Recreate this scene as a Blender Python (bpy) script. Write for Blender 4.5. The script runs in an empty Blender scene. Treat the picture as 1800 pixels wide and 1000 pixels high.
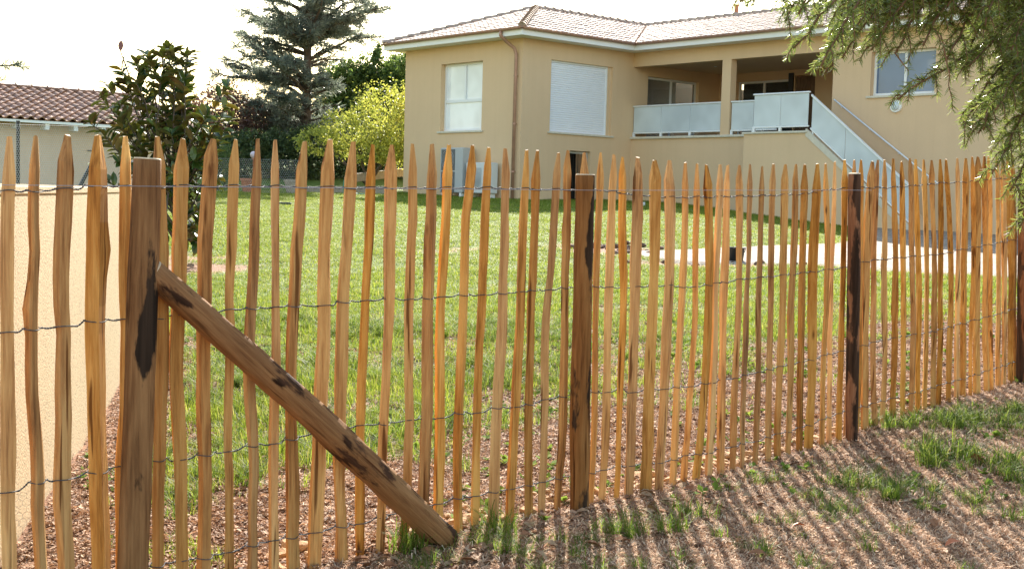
import bpy, math, random
import numpy as np
from mathutils import Vector, Matrix
R_ = math.radians
rng = np.random.default_rng(7)
random.seed(7)
SC = bpy.context.scene
COL = SC.collection

# ------------------------------------------------------------------ camera
EYE = 1.28
cam_d = bpy.data.cameras.new('camera')
cam_d.sensor_width = 36.0
cam_d.lens = 36.0 * 2194.0 / 1800.0
cam_d.clip_start = 0.05
cam_d.clip_end = 2000.0
cam = bpy.data.objects.new('camera', cam_d)
COL.objects.link(cam)
PITCH, ROLL = 0.0699, 0.0281
cam.matrix_world = (Matrix.Translation((0, 0, EYE)) @ Matrix.Rotation(math.pi / 2 - PITCH, 4, 'X')
                    @ Matrix.Rotation(ROLL, 4, 'Z'))
SC.camera = cam

# ------------------------------------------------------------------ light
SUN_AZ, SUN_EL = R_(2.0), R_(32.0)      # azimuth to the right of +Y
world = bpy.data.worlds.new('World')
SC.world = world
world.use_nodes = True
wn = world.node_tree.nodes
wn.clear()
sky = wn.new('ShaderNodeTexSky')
sky.sky_type = 'NISHITA'
sky.sun_disc = False
sky.sun_elevation = SUN_EL
sky.sun_rotation = SUN_AZ
sky.altitude = 100
sky.air_density = 1.7
sky.dust_density = 1.5
sky.ozone_density = 1.2
bg = wn.new('ShaderNodeBackground')
bg.inputs['Strength'].default_value = 0.12
wo = wn.new('ShaderNodeOutputWorld')
world.node_tree.links.new(sky.outputs[0], bg.inputs['Color'])
world.node_tree.links.new(bg.outputs[0], wo.inputs['Surface'])
sun_d = bpy.data.lights.new('sun', 'SUN')
sun_d.energy = 5.0
sun_d.angle = R_(0.5)
sun_d.color = (1.0, 0.93, 0.82)
sun = bpy.data.objects.new('sun', sun_d)
COL.objects.link(sun)
sdir = Vector((math.sin(SUN_AZ) * math.cos(SUN_EL), math.cos(SUN_AZ) * math.cos(SUN_EL), math.sin(SUN_EL)))
sun.rotation_euler = sdir.to_track_quat('Z', 'Y').to_euler()
sun.location = (0, 30, 30)
vs = SC.view_settings
vs.view_transform = 'Standard'
vs.look = 'None'
vs.exposure = 1.68
vs.gamma = 1.0
vs.use_curve_mapping = False
SC.render.engine = 'CYCLES'
SC.cycles.max_bounces = 8
SC.cycles.diffuse_bounces = 4
SC.cycles.transparent_max_bounces = 12
SC.cycles.use_denoising = True

# ------------------------------------------------------------------ helpers
def tag(o, label=None, cat=None, group=None, kind=None):
    if label: o['label'] = label
    if cat: o['category'] = cat
    if group: o['group'] = group
    if kind: o['kind'] = kind
    return o

ORG = {}
def thing(name, loc, label, cat, group=None):
    o = bpy.data.objects.new(name, None)
    o.empty_display_size = 0.2
    COL.objects.link(o)
    o.location = loc
    ORG[o] = np.array(loc, float)
    return tag(o, label, cat, group)

def mesh(name, V, F, mats, parent=None, smooth=False, midx=None, origin=None, attr=None):
    """world-space verts -> mesh object (its origin is the thing's origin)"""
    V = np.asarray(V, float).reshape(-1, 3)
    if parent is not None:
        org = ORG[parent]
    else:
        org = np.array(origin if origin is not None else (0, 0, 0), float)
    me = bpy.data.meshes.new(name)
    me.from_pydata((V - org).tolist(), [], [tuple(int(i) for i in f) for f in F])
    if not isinstance(mats, (list, tuple)): mats = [mats]
    for m in mats: me.materials.append(m)
    if midx is not None:
        me.polygons.foreach_set('material_index', np.asarray(midx, np.int32))
    if smooth:
        me.polygons.foreach_set('use_smooth', np.ones(len(me.polygons), bool))
    if attr is not None:
        a = me.attributes.new('rnd', 'FLOAT', 'POINT')
        a.data.foreach_set('value', np.asarray(attr, np.float32))
    me.update()
    o = bpy.data.objects.new(name, me)
    COL.objects.link(o)
    if parent is not None:
        o.parent = parent
    else:
        o.location = org
    ORG[o] = org
    return o

class MB:
    """collects shapes in world space"""
    def __init__(s): s.V = []; s.F = []; s.M = []; s.n = 0
    def add(s, V, F, m=0):
        V = np.asarray(V, float).reshape(-1, 3)
        for f in F: s.F.append(tuple(int(i) + s.n for i in f)); s.M.append(m)
        s.V.append(V); s.n += len(V)
    def quad(s, a, b, c, d, m=0): s.add([a, b, c, d], [(0, 1, 2, 3)], m)
    def box(s, fr, lo, hi, m=0, bev=0.0):
        (x0, y0, z0), (x1, y1, z1) = lo, hi
        if bev:
            b = bev
            P = []
            for z, e in ((z0, b), (z0 + b, 0), (z1 - b, 0), (z1, b)):
                P += [(x0 + e, y0 + e, z), (x1 - e, y0 + e, z), (x1 - e, y1 - e, z), (x0 + e, y1 - e, z)]
            F = [(3, 2, 1, 0), (12, 13, 14, 15)]
            for k in range(3):
                for i in range(4):
                    j = (i + 1) % 4
                    F.append((k * 4 + i, k * 4 + j, k * 4 + 4 + j, k * 4 + 4 + i))
        else:
            P = [(x0, y0, z0), (x1, y0, z0), (x1, y1, z0), (x0, y1, z0), (x0, y0, z1), (x1, y0, z1), (x1, y1, z1), (x0, y1, z1)]
            F = [(3, 2, 1, 0), (4, 5, 6, 7), (0, 1, 5, 4), (1, 2, 6, 5), (2, 3, 7, 6), (3, 0, 4, 7)]
        s.add([fr(*p) for p in P], F, m)
    def tube(s, pts, r, n=6, m=0, cap=True):
        V, F = tube(pts, r, n, cap)
        s.add(V, F, m)
    def build(s, name, mats, parent=None, smooth=False, origin=None):
        return mesh(name, np.concatenate(s.V), s.F, mats, parent, smooth, s.M, origin)

def tube(pts, r, n=6, cap=True):
    P = np.asarray(pts, float)
    k = len(P)
    r = np.broadcast_to(np.asarray(r, float), (k,))
    T = np.gradient(P, axis=0)
    T /= np.linalg.norm(T, axis=1)[:, None] + 1e-12
    a = np.array([0, 0, 1.0]) if abs(T[0, 2]) < 0.9 else np.array([1.0, 0, 0])
    N = np.cross(T[0], a); N /= np.linalg.norm(N)
    V = []
    ang = np.arange(n) * 2 * math.pi / n
    for i in range(k):
        N = N - T[i] * (N @ T[i]); N /= np.linalg.norm(N) + 1e-12
        B = np.cross(T[i], N)
        V.append(P[i] + r[i] * (np.cos(ang)[:, None] * N + np.sin(ang)[:, None] * B))
    V = np.concatenate(V)
    F = []
    for i in range(k - 1):
        for j in range(n):
            j2 = (j + 1) % n
            F.append((i * n + j, i * n + j2, (i + 1) * n + j2, (i + 1) * n + j))
    if cap:
        F.append(tuple(range(n - 1, -1, -1)))
        F.append(tuple((k - 1) * n + j for j in range(n)))
    return V, F

def sn(x, seed):
    """smooth 1-d noise"""
    g = np.random.default_rng(int(seed)).uniform(-1, 1, 64)
    x = np.asarray(x, float); i = np.floor(x).astype(int); f = x - i; f = f * f * (3 - 2 * f)
    return g[i % 64] * (1 - f) + g[(i + 1) % 64] * f

def _hash(i, j, seed):
    h = (i * 374761393 + j * 668265263 + seed * 974634777) & 0x7fffffff
    h = ((h ^ (h >> 13)) * 1274126177) & 0x7fffffff
    return ((h ^ (h >> 16)) & 0xffff) / 65535.0
def n2(x, y, seed=1):
    x = np.asarray(x, float); y = np.asarray(y, float)
    i = np.floor(x).astype(np.int64); j = np.floor(y).astype(np.int64)
    u = x - i; v = y - j; u = u * u * (3 - 2 * u); v = v * v * (3 - 2 * v)
    return (_hash(i, j, seed) * (1 - u) * (1 - v) + _hash(i + 1, j, seed) * u * (1 - v)
            + _hash(i, j + 1, seed) * (1 - u) * v + _hash(i + 1, j + 1, seed) * u * v)

# ------------------------------------------------------------------ materials
def newmat(name):
    m = bpy.data.materials.new(name)
    m.use_nodes = True
    nt = m.node_tree
    nt.nodes.clear()
    out = nt.nodes.new('ShaderNodeOutputMaterial')
    b = nt.nodes.new('ShaderNodeBsdfPrincipled')
    nt.links.new(b.outputs[0], out.inputs[0])
    return m, nt, b, out
def N(nt, t, **kw):
    n = nt.nodes.new(t)
    for k, v in kw.items():
        if k in n.inputs: n.inputs[k].default_value = v
        else: setattr(n, k, v)
    return n
def ramp(nt, stops, fac=None):
    r = nt.nodes.new('ShaderNodeValToRGB')
    e = r.color_ramp.elements
    while len(e) < len(stops): e.new(0.5)
    for i, (p, c) in enumerate(stops):
        e[i].position = p
        e[i].color = (*c, 1) if len(c) == 3 else c
    if fac is not None: nt.links.new(fac, r.inputs[0])
    return r
def coords(nt, scale=(1, 1, 1), kind='Object'):
    tc = nt.nodes.new('ShaderNodeTexCoord')
    mp = nt.nodes.new('ShaderNodeMapping')
    mp.inputs['Scale'].default_value = scale
    nt.links.new(tc.outputs[kind], mp.inputs[0])
    return mp.outputs[0]
def noise(nt, vec, scale, detail=4, rough=0.55):
    n = N(nt, 'ShaderNodeTexNoise', Scale=scale, Detail=detail, Roughness=rough)
    nt.links.new(vec, n.inputs['Vector'])
    return n
def bump(nt, b, h, strength=0.3, dist=0.01):
    bp = N(nt, 'ShaderNodeBump', Strength=strength, Distance=dist)
    nt.links.new(h, bp.inputs['Height'])
    nt.links.new(bp.outputs[0], b.inputs['Normal'])
def mixc(nt, a, b, fac, mode='MIX'):
    m = nt.nodes.new('ShaderNodeMix'); m.data_type = 'RGBA'; m.blend_type = mode
    for sock, val in ((m.inputs[6], a), (m.inputs[7], b)):
        if hasattr(val, 'default_value') or hasattr(val, 'is_linked'): nt.links.new(val, sock)
        else: sock.default_value = (*val, 1)
    if hasattr(fac, 'is_linked'): nt.links.new(fac, m.inputs[0])
    else: m.inputs[0].default_value = fac
    return m.outputs[2]

def simple(name, col, rough=0.6, var=0.12, scale=6.0, metal=0.0, bmp=0.0, bscale=60, spec=0.5, stretch=(1, 1, 1)):
    m, nt, b, o = newmat(name)
    c = coords(nt, stretch)
    n = noise(nt, c, scale)
    lo = tuple(x * (1 - var) for x in col); hi = tuple(min(1, x * (1 + var)) for x in col)
    r = ramp(nt, [(0.3, lo), (0.7, hi)], n.outputs['Fac'])
    nt.links.new(r.outputs[0], b.inputs['Base Color'])
    b.inputs['Roughness'].default_value = rough
    b.inputs['Metallic'].default_value = metal
    b.inputs['Specular IOR Level'].default_value = spec
    if bmp:
        n3 = noise(nt, c, bscale, 3)
        bump(nt, b, n3.outputs['Fac'], bmp, 0.01)
    return m

def wood_mat(name, dark, mid, light, rnd=0.35, gscale=28.0, bark=None, knots=True):
    m, nt, b, o = newmat(name)
    oi = nt.nodes.new('ShaderNodeObjectInfo')
    tc = nt.nodes.new('ShaderNodeTexCoord')
    off = N(nt, 'ShaderNodeVectorMath', operation='SCALE')
    cx = nt.nodes.new('ShaderNodeCombineXYZ')
    for i in range(3): nt.links.new(oi.outputs['Random'], cx.inputs[i])
    nt.links.new(cx.outputs[0], off.inputs[0]); off.inputs['Scale'].default_value = 37.0
    ad = N(nt, 'ShaderNodeVectorMath', operation='ADD')
    nt.links.new(tc.outputs['Object'], ad.inputs[0]); nt.links.new(off.outputs[0], ad.inputs[1])
    mp = nt.nodes.new('ShaderNodeMapping'); mp.inputs['Scale'].default_value = (1, 1, 0.05)
    nt.links.new(ad.outputs[0], mp.inputs[0])
    g = noise(nt, mp.outputs[0], gscale * 3.2, 6, 0.65)
    mp2 = nt.nodes.new('ShaderNodeMapping'); mp2.inputs['Scale'].default_value = (1, 1, 0.18)
    nt.links.new(ad.outputs[0], mp2.inputs[0])
    g2 = noise(nt, mp2.outputs[0], 9.0, 3)
    mx = N(nt, 'ShaderNodeMath', operation='MULTIPLY_ADD')
    nt.links.new(g2.outputs['Fac'], mx.inputs[0]); mx.inputs[1].default_value = 0.55
    h = N(nt, 'ShaderNodeMath', operation='MULTIPLY'); h.inputs[1].default_value = 0.5
    nt.links.new(g.outputs['Fac'], h.inputs[0]); nt.links.new(h.outputs[0], mx.inputs[2])
    r = ramp(nt, [(0.36, dark), (0.49, mid), (0.64, light)], mx.outputs[0])
    hs = N(nt, 'ShaderNodeHueSaturation')
    mr = N(nt, 'ShaderNodeMapRange'); mr.inputs['To Min'].default_value = 1 - rnd; mr.inputs['To Max'].default_value = 1 + rnd * 0.5
    nt.links.new(oi.outputs['Random'], mr.inputs['Value']); nt.links.new(mr.outputs[0], hs.inputs['Value'])
    mr2 = N(nt, 'ShaderNodeMapRange'); mr2.inputs['To Min'].default_value = 0.88; mr2.inputs['To Max'].default_value = 1.04
    fr = N(nt, 'ShaderNodeMath', operation='FRACT'); mu = N(nt, 'ShaderNodeMath', operation='MULTIPLY'); mu.inputs[1].default_value = 7.31
    nt.links.new(oi.outputs['Random'], mu.inputs[0]); nt.links.new(mu.outputs[0], fr.inputs[0])
    nt.links.new(fr.outputs[0], mr2.inputs['Value']); nt.links.new(mr2.outputs[0], hs.inputs['Saturation'])
    nt.links.new(r.outputs[0], hs.inputs['Color'])
    col = hs.outputs[0]
    if knots:      # rare dark knots and cracks
        v = N(nt, 'ShaderNodeTexVoronoi', Scale=3.6); mp3 = nt.nodes.new('ShaderNodeMapping'); mp3.inputs['Scale'].default_value = (2.6, 2.6, 0.7)
        nt.links.new(ad.outputs[0], mp3.inputs[0]); nt.links.new(mp3.outputs[0], v.inputs['Vector'])
        kr = ramp(nt, [(0.02, (.9, .9, .9)), (0.085, (0, 0, 0))], v.outputs['Distance'])
        col = mixc(nt, col, (dark[0] * .35, dark[1] * .3, dark[2] * .3), kr.outputs[0])
        cr = noise(nt, mp.outputs[0], gscale * 1.4, 2)
        cr2 = ramp(nt, [(0.31, (0.85, 0.85, 0.85)), (0.375, (0, 0, 0))], cr.outputs['Fac'])
        col = mixc(nt, col, (dark[0] * .5, dark[1] * .42, dark[2] * .4), cr2.outputs[0])
    if bark is not None:
        mp4 = nt.nodes.new('ShaderNodeMapping'); mp4.inputs['Scale'].default_value = (1, 1, 0.33)
        nt.links.new(ad.outputs[0], mp4.inputs[0])
        bn = noise(nt, mp4.outputs[0], bark[1], 5, 0.6)
        ba = N(nt, 'ShaderNodeAttribute'); ba.attribute_name = 'rnd'     # where bark was left on the log
        bsum = N(nt, 'ShaderNodeMath', operation='MULTIPLY_ADD'); nt.links.new(ba.outputs['Fac'], bsum.inputs[0]); bsum.inputs[1].default_value = .25
        nt.links.new(bn.outputs['Fac'], bsum.inputs[2])
        br = ramp(nt, [(bark[2], (0, 0, 0)), (bark[2] + 0.05, (1, 1, 1))], bsum.outputs[0])
        bn2 = noise(nt, mp.outputs[0], 40, 4)
        bc = ramp(nt, [(0.35, tuple(x * .5 for x in bark[0])), (0.65, tuple(x * 1.6 for x in bark[0]))], bn2.outputs['Fac'])
        col = mixc(nt, col, bc.outputs[0], br.outputs[0])
    nt.links.new(col, b.inputs['Base Color'])
    b.inputs['Roughness'].default_value = 0.8
    b.inputs['Specular IOR Level'].default_value = 0.1
    bump(nt, b, g.outputs['Fac'], 0.6, 0.006)
    return m

def leaf_mat(name, stops, rough=0.45, trans=0.35, tcol=None, spec=0.5):
    """foliage: colour per leaf from the 'rnd' attribute, some light passes through"""
    m, nt, b, o = newmat(name)
    at = N(nt, 'ShaderNodeAttribute'); at.attribute_name = 'rnd'
    r = ramp(nt, stops, at.outputs['Fac'])
    oi = nt.nodes.new('ShaderNodeObjectInfo')
    hs = N(nt, 'ShaderNodeHueSaturation')
    mr = N(nt, 'ShaderNodeMapRange'); mr.inputs['To Min'].default_value = 0.75; mr.inputs['To Max'].default_value = 1.25
    nt.links.new(oi.outputs['Random'], mr.inputs['Value']); nt.links.new(mr.outputs[0], hs.inputs['Value'])
    nt.links.new(r.outputs[0], hs.inputs['Color'])
    nt.links.new(hs.outputs[0], b.inputs['Base Color'])
    b.inputs['Roughness'].default_value = rough
    b.inputs['Specular IOR Level'].default_value = spec
    if trans > 0:
        t = nt.nodes.new('ShaderNodeBsdfTranslucent')
        tc = mixc(nt, hs.outputs[0], tcol or (1.0, 1.0, 0.35), 0.5, 'MULTIPLY')
        g = N(nt, 'ShaderNodeGamma', Gamma=0.8); nt.links.new(tc, g.inputs[0])
        nt.links.new(g.outputs[0], t.inputs['Color'])
        ms = nt.nodes.new('ShaderNodeMixShader'); ms.inputs[0].default_value = trans
        nt.links.new(b.outputs[0], ms.inputs[1]); nt.links.new(t.outputs[0], ms.inputs[2])
        nt.links.new(ms.outputs[0], o.inputs[0])
    return m

def render_mat(name, col, var=0.06, bmp=0.25, bscale=220, speck=None):
    """mineral render on a wall: soft stains and a fine grain"""
    m, nt, b, o = newmat(name)
    c = coords(nt)
    n1 = noise(nt, c, 0.7, 5, 0.6)
    n2_ = noise(nt, c, bscale, 2)
    r = ramp(nt, [(0.3, tuple(x * (1 - var) for x in col)), (0.7, tuple(min(1, x * (1 + var)) for x in col))], n1.outputs['Fac'])
    colr = r.outputs[0]
    s2 = ramp(nt, [(0.36, tuple(x * (speck or .85) for x in (1, 1, 1))), (0.5, (1, 1, 1))], n2_.outputs['Fac'])
    colr = mixc(nt, colr, s2.outputs[0], 1.0, 'MULTIPLY')
    cs = coords(nt, (3.0, 3.0, 0.12))
    st = noise(nt, cs, 1.6, 4)
    s3 = ramp(nt, [(0.3, (.975, .97, .965)), (0.55, (1, 1, 1))], st.outputs['Fac'])
    colr = mixc(nt, colr, s3.outputs[0], 1.0, 'MULTIPLY')
    nt.links.new(colr, b.inputs['Base Color'])
    b.inputs['Roughness'].default_value = 0.9
    b.inputs['Specular IOR Level'].default_value = 0.2
    bump(nt, b, n2_.outputs['Fac'], bmp, 0.004)
    return m

M = {}
M['picket'] = wood_mat('split_chestnut', (.18, .066, .014), (.46, .215, .052), (.66, .375, .115), rnd=.30)
M['post'] = wood_mat('peeled_post', (.10, .037, .009), (.21, .088, .020), (.30, .142, .04), rnd=.1, bark=((.034, .021, .013), 9.0, .62))
M['postdark'] = wood_mat('weathered_post', (.08, .031, .008), (.18, .078, .019), (.28, .135, .038), rnd=.05, bark=((.028, .018, .012), 9.0, .615))
M['postbark'] = wood_mat('barky_post', (.11, .038, .014), (.19, .07, .025), (.28, .12, .048), rnd=.1, bark=((.05, .028, .018), 10.0, .60))
M['brace'] = wood_mat('brace_wood', (.10, .038, .011), (.21, .095, .030), (.31, .155, .055), rnd=.05, bark=((.045, .022, .013), 10.0, .605))
M['endgrain'] = simple('end_grain', (.55, .42, .27), .8, .2, 30)
M['wire'] = simple('galvanised_wire', (.075, .075, .08), .75, .3, 60, metal=.0, spec=.2)
M['thinwire'] = simple('thin_wire', (.32, .32, .33), .45, .1, 40, metal=.3)
M['netwire'] = simple('zinc_netting', (.62, .62, .62), .5, .1, 40, metal=.1)
M['wall'] = render_mat('ochre_render', (.69, .49, .305), .03, .2, 90, .95)
M['gwall'] = render_mat('cream_render', (.52, .40, .245), .07, .8, 110, .6)
M['owall'] = render_mat('outbuilding_render', (.70, .52, .385), .06, .3, 90)
M['sill'] = simple('pale_stone', (.62, .56, .45), .7, .08, 8, bmp=.1)
M['white'] = simple('white_paint', (.80, .80, .79), .45, .02, 3)
M['alu'] = simple('white_aluminium', (.78, .79, .80), .35, .02, 3)
M['shutter'] = simple('roller_shutter_white', (.80, .81, .85), .4, .015, 3)
M['copper'] = simple('copper_gutter', (.42, .24, .17), .5, .12, 5, metal=.25)
M['rtile'] = simple('pale_clay_tile', (.43, .31, .245), .75, .35, 2.6, bmp=.2, bscale=40)
M['rridge'] = simple('ridge_clay', (.38, .29, .23), .75, .25, 9, bmp=.2)
M['otile'] = simple('brown_clay_tile', (.27, .135, .075), .6, .40, 4.5, bmp=.2, bscale=40)
M['concrete'] = simple('concrete', (.46, .44, .40), .85, .12, 8, bmp=.2)
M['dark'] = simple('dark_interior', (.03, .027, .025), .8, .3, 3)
M['black'] = simple('black_plastic', (.022, .023, .025), .45, .2, 6)
M['shutwood'] = simple('brown_shutter', (.15, .085, .045), .6, .35, 12, stretch=(4, 4, .5))
M['acbody'] = simple('ac_casing', (.42, .43, .43), .45, .03, 3)
M['aclight'] = simple('ac_casing_pale', (.62, .63, .62), .45, .03, 3)
M['acdark'] = simple('fan_grille', (.10, .105, .11), .5, .1, 9)
M['terracotta'] = simple('terracotta', (.42, .17, .09), .75, .15, 8, bmp=.1)
M['claypot'] = simple('weathered_pot', (.36, .31, .25), .8, .2, 8, bmp=.1)
M['bark'] = simple('tree_bark', (.085, .062, .045), .9, .4, 14, bmp=.6, bscale=26, stretch=(1, 1, .3))
M['stone'] = simple('ochre_stone', (.46, .27, .12), .85, .35, 7, bmp=.7, bscale=25)
M['soil'] = simple('clod_soil', (.15, .085, .055), .95, .4, 9, bmp=.8, bscale=22)
M['timber'] = simple('border_timber', (.33, .27, .20), .8, .2, 6, stretch=(6, 6, 1))
M['hose'] = simple('green_hose', (.05, .22, .16), .4, .1, 6)

def glass_mat(name, col, rough=0.03, body=0.8, spec=0.6):
    m, nt, b, o = newmat(name)
    b.inputs['Base Color'].default_value = (*col, 1)
    b.inputs['Roughness'].default_value = rough
    b.inputs['Specular IOR Level'].default_value = spec
    c = coords(nt); n = noise(nt, c, .9, 2)
    r = ramp(nt, [(.35, tuple(x * .86 for x in col)), (.65, tuple(min(1, x * 1.1) for x in col))], n.outputs['Fac'])
    nt.links.new(r.outputs[0], b.inputs['Base Color'])
    if body < 1:
        t = nt.nodes.new('ShaderNodeBsdfTransparent')
        ms = nt.nodes.new('ShaderNodeMixShader'); ms.inputs[0].default_value = body
        nt.links.new(t.outputs[0], ms.inputs[1]); nt.links.new(b.outputs[0], ms.inputs[2]); nt.links.new(ms.outputs[0], o.inputs[0])
    return m
M['frost'] = glass_mat('frosted_glass', (.60, .66, .69), .25, .93)
M['pane'] = glass_mat('window_glass', (.06, .075, .085), .02, .35, 1.0)
M['panelight'] = glass_mat('glass_painted_bright', (.85, .88, .90), .04, .97, .9)  # daylight through the room and sky reflection painted as a pale base, no curtain
M['net'] = simple('net_curtain', (.82, .83, .82), .8, .05, 4)
M['paneblue'] = glass_mat('glass_painted_sky', (.11, .18, .32), .02, .9, 1.0)  # reflection of blue sky painted into the base colour

# ------------------------------------------------------------------ terrain
SA, CA = math.sin(R_(45.2)), math.cos(R_(45.2))       # fence runs along (SA, CA)
FD = 3.42                                              # distance of the fence line from the camera foot
def sst(x):
    x = np.clip(x, 0, 1); return x * x * (3 - 2 * x)
FS = np.array([-3, 1, 2.5, 3.24, 4.14, 5.1, 6.07, 7, 8.07, 12, 20.])
FZ = np.array([.03, .0, .01, .02, .008, .0, .066, .12, .18, .30, .45])
def far_z(X, Y):
    z = np.where(Y < 6, 0.0, .0413 * (Y - 6))
    z = 1.30 - np.log1p(np.exp((1.30 - z) * 8)) / 8
    z = z - .32 * sst((X - 4) / 5) * sst((Y - 14) / 12)
    z = z + .085 * np.clip(Y - 40, 0, 35) * sst((-X - 1) / 4)
    return z
def G(X, Y):
    X = np.asarray(X, float); Y = np.asarray(Y, float)
    s = X * SA + Y * CA; p = -X * CA + Y * SA - FD
    zf = np.interp(s, FS, FZ)
    fx, fy = s * SA - FD * CA, s * CA + FD * SA
    w = np.exp(-(np.maximum(p, 0) / 4) ** 2)
    zz = far_z(X, Y) + (zf - far_z(fx, fy)) * w
    return np.where(p > 0, zz, zf)
def micro(X, Y):
    return (n2(X * 1.7, Y * 1.7, 3) - .5) * .035 + (n2(X * 6, Y * 6, 4) - .5) * .018 + (n2(X * 17, Y * 17, 5) - .5) * .010
def ground_z(X, Y): return G(X, Y) + micro(X, Y)
def fp(s, z, p=0.0):
    """fence coordinates -> world: s along, p behind (+) or in front (-), z up"""
    return np.array([s * SA - (FD + p) * CA, s * CA + (FD + p) * SA, z])
def fdist(X, Y): return -X * CA + Y * SA - FD

# gravel yard outline (near edge, far edge), metres
GN = np.array([(1.55, 17.75), (2.31, 16.92), (3.06, 16.79), (3.83, 16.84), (4.38, 16.57), (4.91, 16.32), (5.85, 16.04), (6.6, 15.87), (9, 15.2), (14, 14.5)])
GF = np.array([(1.6, 18.1), (2.58, 18.97), (3.58, 19.73), (4.70, 20.69), (5.82, 22.12), (7.6, 27.6), (9.0, 33.2), (11.5, 31.0), (15.5, 27.2), (22, 22.)])
def gravel_mask(X, Y):
    """1 inside the gravel yard"""
    ny = np.interp(X, GN[:, 0], GN[:, 1]); fx = np.array([1.6, 2.58, 3.58, 4.7, 5.82, 7.6, 8.6, 9.0, 30]); fy = np.array([18.1, 18.97, 19.73, 20.69, 22.12, 27.6, 31.5, 40, 40])
    fyv = np.interp(X, fx, fy)
    return (X > 1.6) & (Y > ny) & (Y < fyv)

def grass_density(X, Y):
    """how green the ground is, 0..1"""
    X = np.asarray(X, float); Y = np.asarray(Y, float)
    p = fdist(X, Y)
    big = n2(X * .55, Y * .55, 11); mid = n2(X * 1.9, Y * 1.9, 12); fine = n2(X * 5, Y * 5, 13)
    edge = np.interp(X, [-2.2, -1.6, -1.1, -.5, .6, 2, 3.5, 6, 12], [1.2, .3, .1, .75, .85, .95, .95, .9, .9])
    g = sst((p - edge + (mid - .5) * 1.3 + (fine - .5) * .6) / 1.7)
    g = g * (0.55 + .45 * sst((p - 3.0) / 5.0)) * (.62 + .6 * sst((mid * .6 + fine * .4 - .22) / .4))
    g = np.maximum(g, sst((p - 7) / 5) * (.42 + .75 * sst((big * .5 + mid * .35 + fine * .25 - .32) / .3)))
    # worn brown band across the lawn
    by = np.interp(X, [-6, -4.2, -2.5, -1.6, 0, 2], [15.2, 15.6, 16.1, 17.0, 19.0, 20.5])
    band = np.exp(-((Y - by) / .75) ** 2) * sst((n2(X * .9 + 3, Y * .9, 14) - .25) / .4) * (X < 1.2)
    g = g * (1 - .8 * band)
    # bare earth where the lawn meets the gravel
    g = np.where(gravel_mask(X, Y), 0, g)
    d2 = np.exp(-(((X - 1.5) / 1.0) ** 2 + ((Y - 18.6) / 1.0) ** 2)) + .8 * np.exp(-(((X - 2.6) / 1.4) ** 2 + ((Y - 16.7) / .35) ** 2))
    g = g * np.clip(1 - 1.2 * d2, 0, 1)
    g = np.where(p < 0.05, .0, g)
    # mulch ring under the magnolia, foot of the garden wall
    g = g * np.clip(1 - 1.3 * np.exp(-(((X + 3.72) / .7) ** 2 + ((Y - 14.4) / .6) ** 2)), 0, 1)
    wx = -1.56 - (Y - 3.45) * .2
    g = np.where((Y < 9.5), g * sst((X - wx - .12) / .55), g)
    return np.clip(g, 0, 1)

def build_ground():
    a = np.concatenate([-np.geomspace(300, 9, 22), np.arange(-8.6, 10.6, .14), np.geomspace(11, 300, 22)])
    b = np.concatenate([np.linspace(-40, 1, 10), np.arange(1.5, 14, .10), np.arange(14, 42, .25), np.geomspace(42.5, 600, 30)])
    X, Y = np.meshgrid(a, b)
    Z = ground_z(X, Y)
    nx, ny = len(a), len(b)
    V = np.stack([X, Y, Z], -1).reshape(-1, 3)
    idx = np.arange(nx * ny).reshape(ny, nx)
    F = np.stack([idx[:-1, :-1], idx[:-1, 1:], idx[1:, 1:], idx[1:, :-1]], -1).reshape(-1, 4)
    m, nt, bs, o = newmat('ground_soil_and_turf')
    at = N(nt, 'ShaderNodeAttribute'); at.attribute_name = 'green'
    c = coords(nt)
    f1 = noise(nt, c, 34, 6, .7); f2 = noise(nt, c, 7, 4)
    vo = N(nt, 'ShaderNodeTexVoronoi', Scale=42.0); nt.links.new(c, vo.inputs['Vector'])
    soil = ramp(nt, [(.25, (.08, .042, .025)), (.5, (.23, .132, .08)), (.78, (.40, .265, .175))], f1.outputs['Fac'])
    soil2 = mixc(nt, soil.outputs[0], ramp(nt, [(.1, (.55, .42, .36)), (.6, (1.25, 1.1, 1.0))], vo.outputs['Color']).outputs[0], .7, 'MULTIPLY')
    turf = ramp(nt, [(.3, (.055, .085, .012)), (.6, (.115, .165, .024)), (.8, (.19, .20, .055))], f1.outputs['Fac'])
    ma = N(nt, 'ShaderNodeMath', operation='MULTIPLY_ADD'); nt.links.new(f2.outputs['Fac'], ma.inputs[0]); ma.inputs[1].default_value = .7
    nt.links.new(at.outputs['Fac'], ma.inputs[2])
    k = ramp(nt, [(.62, (0, 0, 0)), (.95, (1, 1, 1))], ma.outputs[0])
    col = mixc(nt, soil2, turf.outputs[0], k.outputs[0])
    nt.links.new(col, bs.inputs['Base Color'])
    bs.inputs['Roughness'].default_value = .92; bs.inputs['Specular IOR Level'].default_value = .2
    bump(nt, bs, f1.outputs['Fac'], .9, .02)
    g = mesh('ground', V, F, m, smooth=True)
    ga = g.data.attributes.new('green', 'FLOAT', 'POINT')
    ga.data.foreach_set('value', grass_density(X, Y).reshape(-1).astype(np.float32))
    tag(g, kind='structure')
    return g
ground = build_ground()

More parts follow.
